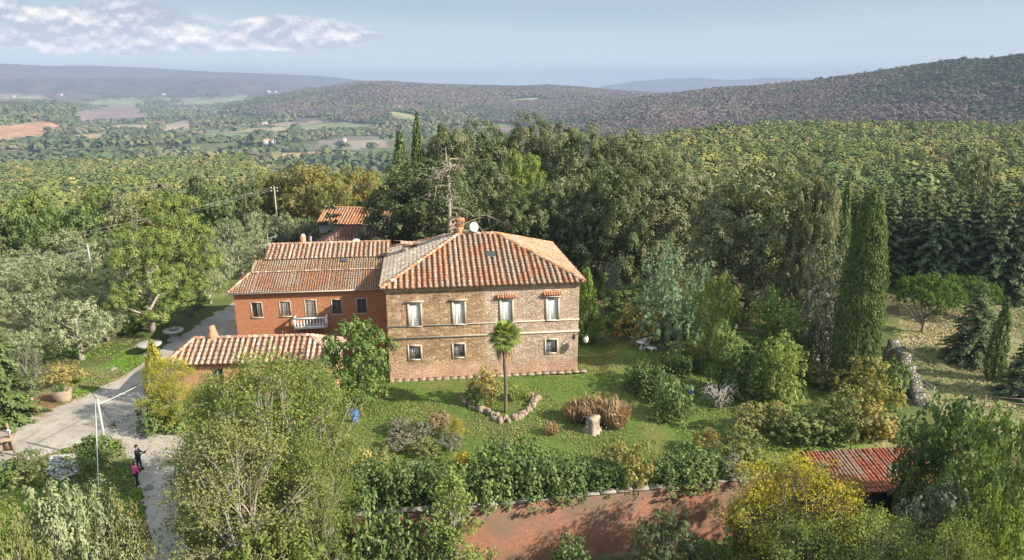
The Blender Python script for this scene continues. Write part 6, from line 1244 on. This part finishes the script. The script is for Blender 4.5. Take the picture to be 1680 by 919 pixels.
def person(loc, rz, S, label, coat, legs, arms, hat=None, shoe=(0.03, 0.03, 0.03), longhair=False):
    t = empty('person', loc, rz, label, 'person'); t.scale = (S / 1.75,) * 3
    V = Vector; st = .10                      # faces +X
    J = [((0, 0, .95), (.13, .15)), ((0, 0, 1.15), (.11, .14)), ((.0, 0, 1.36), (.12, .17)), ((0, 0, 1.47), .075), ((.01, 0, 1.54), .055), ((.02, 0, 1.60), (.085, .072)), ((.02, 0, 1.68), (.10, .078)), ((.01, 0, 1.745), (.06, .05))]; E_ = [(0,1),(1,2),(2,3),(3,4),(4,5),(5,6),(6,7)]
    def ch(a, pts):
        for p in pts: J.append(p); E_.append((a, len(J) - 1)); a = len(J) - 1
        return a
    for s in (-1, 1):
        fx = .12 * s; ch(0, [((.01, .10 * s, .90), .088), ((.03 + fx * .4, .10 * s, .50), .06), ((fx * .6, .10 * s, .10), .042), ((fx * .6 + .02, .10 * s, .035), .038), ((fx * .6 + .16, .11 * s, .03), .03)])
        el, wr = arms[0 if s < 0 else 1]; w = ch(2, [((0, .19 * s, 1.40), .055), (el, .043), (wr, .028)]); wv, ev = V(wr), V(el); d = (wv - ev).normalized(); side = d.cross(V((0, 0, 1))).normalized() if abs(d.z) < .95 else V((0, 1, 0)); nrm = side.cross(d)
        pm = ch(w, [(tuple(wv + d * .05), (.034, .02))])
        for f, L in zip((-1.5, -.5, .5, 1.5), (.062, .075, .08, .07)):
            b = wv + d * .09 + side * f * .018; ch(pm, [(tuple(b), .010), (tuple(b + d * L * .5 - nrm * .01), .009), (tuple(b + d * L * .8 - nrm * .035), .008)])
        b = wv + d * .045 + side * .034; ch(pm, [(tuple(b), .011), (tuple(b + side * .02 + d * .035 - nrm * .015), .010)])
    J[6] = (J[6][0], J[6][1]); body = skin_body('body', J, E_, M_SKIN, t, 1)
    # face
    g = Geo()
    for s in (-1, 1): g.lathe([(.001, 1.678), (.011, 1.668), (.001, 1.656)], 8, cx=.108, cy=.032 * s)
    g.build('eyes', M_DARK, body); g = Geo(); g.add([(.11, -.016, 1.61), (.138, 0, 1.615), (.11, .016, 1.61), (.112, 0, 1.665)], [(0, 1, 3, 3), (1, 2, 3, 3), (0, 2, 1, 1)], .5); g.box(.098, .108, -.026, .026, 1.578, 1.588)
    for s in (-1, 1): g.box(-.005, .03, s * .082 - .010, s * .082 + .010, 1.61, 1.67)
    g.build('face_features', M_SKIN, body)
    # hair as a cap on the skull
    g = Geo(); n = 16; rows = []
    for k in range(8):
        ph = math.pi * .5 * k / 7; rows.append([(.0 + .118 * math.cos(a) * math.sin(ph), .096 * math.sin(a) * math.sin(ph), 1.665 + .125 * math.cos(ph) - (.06 if math.cos(a) < .3 else -.012) * (ph / 1.57) ** 2 * (2.4 if longhair else 1)) for a in np.linspace(0, 6.283, n, endpoint=False)])
    g.add(np.array(rows).reshape(-1, 3), [(k * n + i, k * n + (i + 1) % n, k * n + n + (i + 1) % n, k * n + n + i) for k in range(7) for i in range(n)], .5); g.build('hair', M_HAIR, t, True)
    JC = [((0, 0, .86), (.165, .19)), ((0, 0, 1.0), (.155, .18)), ((0, 0, 1.18), (.14, .17)), ((0, 0, 1.36), (.14, .19)), ((0, 0, 1.47), (.095, .10))]; EC = [(0,1),(1,2),(2,3),(3,4)]
    for s in (-1, 1):
        el, wr = arms[0 if s < 0 else 1]; i = len(JC); w3 = tuple(V(el) + (V(wr) - V(el)) * .93); JC += [((0, .20 * s, 1.40), .078), (el, .062), (w3, .05)]; EC += [(3, i), (i, i + 1), (i + 1, i + 2)]
    cm = mat_plain("jacket_cloth", coat, 0.85, 0.18, 9); skin_body('jacket', JC, EC, cm, t, 2)
    JL = [((0, 0, .97), (.14, .165))]; EL = []
    for s in (-1, 1):
        fx = .12 * s; i = len(JL); JL += [((.01, .10 * s, .88), .105), ((.03 + fx * .4, .10 * s, .50), .076), ((fx * .6, .10 * s, .09), .062)]; EL += [(0, i), (i, i + 1), (i + 1, i + 2)]
    skin_body('trousers', JL, EL, mat_plain("trouser_cloth", legs, 0.9, 0.15, 9), t, 2)
    for s in (-1, 1):
        fx = .12 * s * .6; g = Geo(); g.lathe([(.001, 0), (.052, .0), (.058, .035), (.05, .085), (.045, .11)], 10, cx=0, cy=0); m = g.build('shoe', mat_plain("shoe_leather", shoe, 0.6, 0.1), t, True); m.location = (fx + .06, .103 * s, 0); m.scale = (2.1, 1, 1)
    return t
ax, ay = ground(229, 771)
person((ax, ay, 0), R(8), 1.78, "dark-haired walker in navy jacket and dark trousers, hands held out in front", (0.022, 0.028, 0.045), (0.025, 0.035, 0.06), [((.10, -.25, 1.16), (.34, -.10, 1.20)), ((.10, .25, 1.16), (.34, .10, 1.20))])
g = Geo(); g.box(-.06, .06, -.12, .12, -.03, .03); g.tube([(.05, -.08, .03), (.12, -.08, .16)], .01, 5); g.tube([(.05, .08, .03), (.12, .08, .16)], .01, 5)
o = g.build('hand_controller', M_DARK); o.location = (ax + .46, ay + .06, 1.24); o.rotation_euler = (0, 0, R(8)); tag(o, "small dark device held by the navy-jacketed walker", "controller")
bx, by = ground(225, 796)
person((bx, by, 0), R(60), 1.62, "walker in bright pink jacket and black trousers beside the dark bush", (0.85, 0.10, 0.30), (0.02, 0.02, 0.024), [((.02, -.28, 1.14), (.16, -.24, .94)), ((.02, .28, 1.14), (.16, .24, .94))], longhair=True)

# ---------------------------------------------------------------- grass
def grass(name, label, polys, n, size, cols, seed, zfun=None, skip=None):
    rng = np.random.default_rng(seed); g = Geo(); PP = [];
    for poly in polys:
        P = np.array([ground(*q) for q in poly]); a = P.min(0); b = P.max(0); m = int(n * 2.2); q = a + (b - a) * rng.random((m, 2)); k = inside(q[:, 0], q[:, 1], [tuple(v) for v in P]); PP.append(q[k])
    q = np.vstack(PP); rng.shuffle(q); q = q[:n]
    f = fbm(q[:, 0] / 2.2, q[:, 1] / 2.2, seed, 3); k = rng.random(len(q)) < sm(.25, .6, f) + .15; q = q[k]; f = f[k]
    k = (q[:, 1] - ip(q[:, 0], WALL_Y) > .9) | (q[:, 0] < -13); rl = np.array([ground(*v) for v in ROAD]); k &= ~inside(q[:, 0], q[:, 1], [tuple(v) for v in rl]) | (rng.random(len(q)) < .03 + .5 * sm(.62, .75, fbm(q[:, 0] / 1.7, q[:, 1] / 1.7, 91, 3)))
    lx = (q[:, 0] - VA[0]) * math.cos(TH) + (q[:, 1] - VA[1]) * math.sin(TH); ly = -(q[:, 0] - VA[0]) * math.sin(TH) + (q[:, 1] - VA[1]) * math.cos(TH); k &= ~((lx > -14) & (lx < VW + .1) & (ly > -.6) & (ly < VD)); q = q[k]; f = f[k]; m = len(q)
    h = size * rng.uniform(.5, 1.4, m) * (.6 + f); z = height(q[:, 0], q[:, 1]) + h * .35; N = np.stack([rng.normal(0, .5, m), rng.normal(0, .5, m) - .25, np.ones(m)], -1)
    pick_ = np.clip((fbm(q[:, 0] / 3.1, q[:, 1] / 3.1, seed + 3, 3) + rng.normal(0, .12, m) - .25) * 2 * len(cols), 0, len(cols) - 1).astype(int); C = np.array(cols)[pick_] * rng.uniform(.75, 1.25, (m, 1))
    cards(g, np.stack([q[:, 0], q[:, 1], z], -1), N, h * 1.25, C, rng, .5); return tag(g.build(name, M_GRASS), label, "grass", None, 'stuff')
M_GRASS = mat_attr("grass_blades", 0.9, 0.15, 3.0, 0.1)
LAWN = [(640, 628), (950, 608), (945, 532), (1150, 532), (1300, 600), (1480, 650), (1400, 790), (1190, 812), (790, 850), (540, 860), (560, 690)]
grass('lawn_grass', "green uneven lawn in front of the villa with drier patches", [LAWN], 95000, .10, [(0.095,0.14,0.028),(0.12,0.17,0.034),(0.145,0.19,0.042),(0.15,0.165,0.048),(0.175,0.165,0.062)], 5)
grass('meadow_grass', "dry straw-coloured meadow grass on the right beyond the ruined wall", [[(1470, 438), (1720, 432), (1720, 760), (1560, 700), (1480, 600)]], 120000, .13, [(0.17,0.18,0.07),(0.25,0.225,0.10),(0.32,0.27,0.13),(0.37,0.31,0.165)], 6)
grass('verge_grass', "bright green grass on the verge left of the gravel road", [[(90, 668), (128, 622), (170, 592), (245, 555), (268, 570), (190, 628), (140, 656)], [(-40, 800), (60, 745), (160, 712), (215, 740), (235, 800), (230, 930), (-40, 930)], [(0, 560), (230, 500), (260, 540), (120, 620), (0, 680)], [(150, 690), (300, 600), (340, 740), (320, 930), (225, 930), (215, 740)], [(280, 700), (330, 740), (540, 850), (540, 930), (330, 930), (300, 860)], [(130,420),(420,400),(400,470),(250,520),(0,560),(0,430)]], 80000, .13, [(0.10,0.15,0.02),(0.11,0.21,0.026),(0.12,0.15,0.04),(0.17,0.15,0.065)], 7)

# ---------------------------------------------------------------- air
def haze():
    m, t, out = new_mat("haze_air"); v = t.n('ShaderNodeVolumePrincipled'); v.inputs['Color'].default_value = (0.34, 0.42, 0.57, 1); v.inputs['Density'].default_value = 0.00020; v.inputs['Anisotropy'].default_value = 0.0
    t.L.new(v.outputs[0], out.inputs['Volume']); g = Geo(); g.box(-11300, 11300, -11300, 11300, -110, 215); o = g.build('haze', m); tag(o, kind='stuff')
haze()
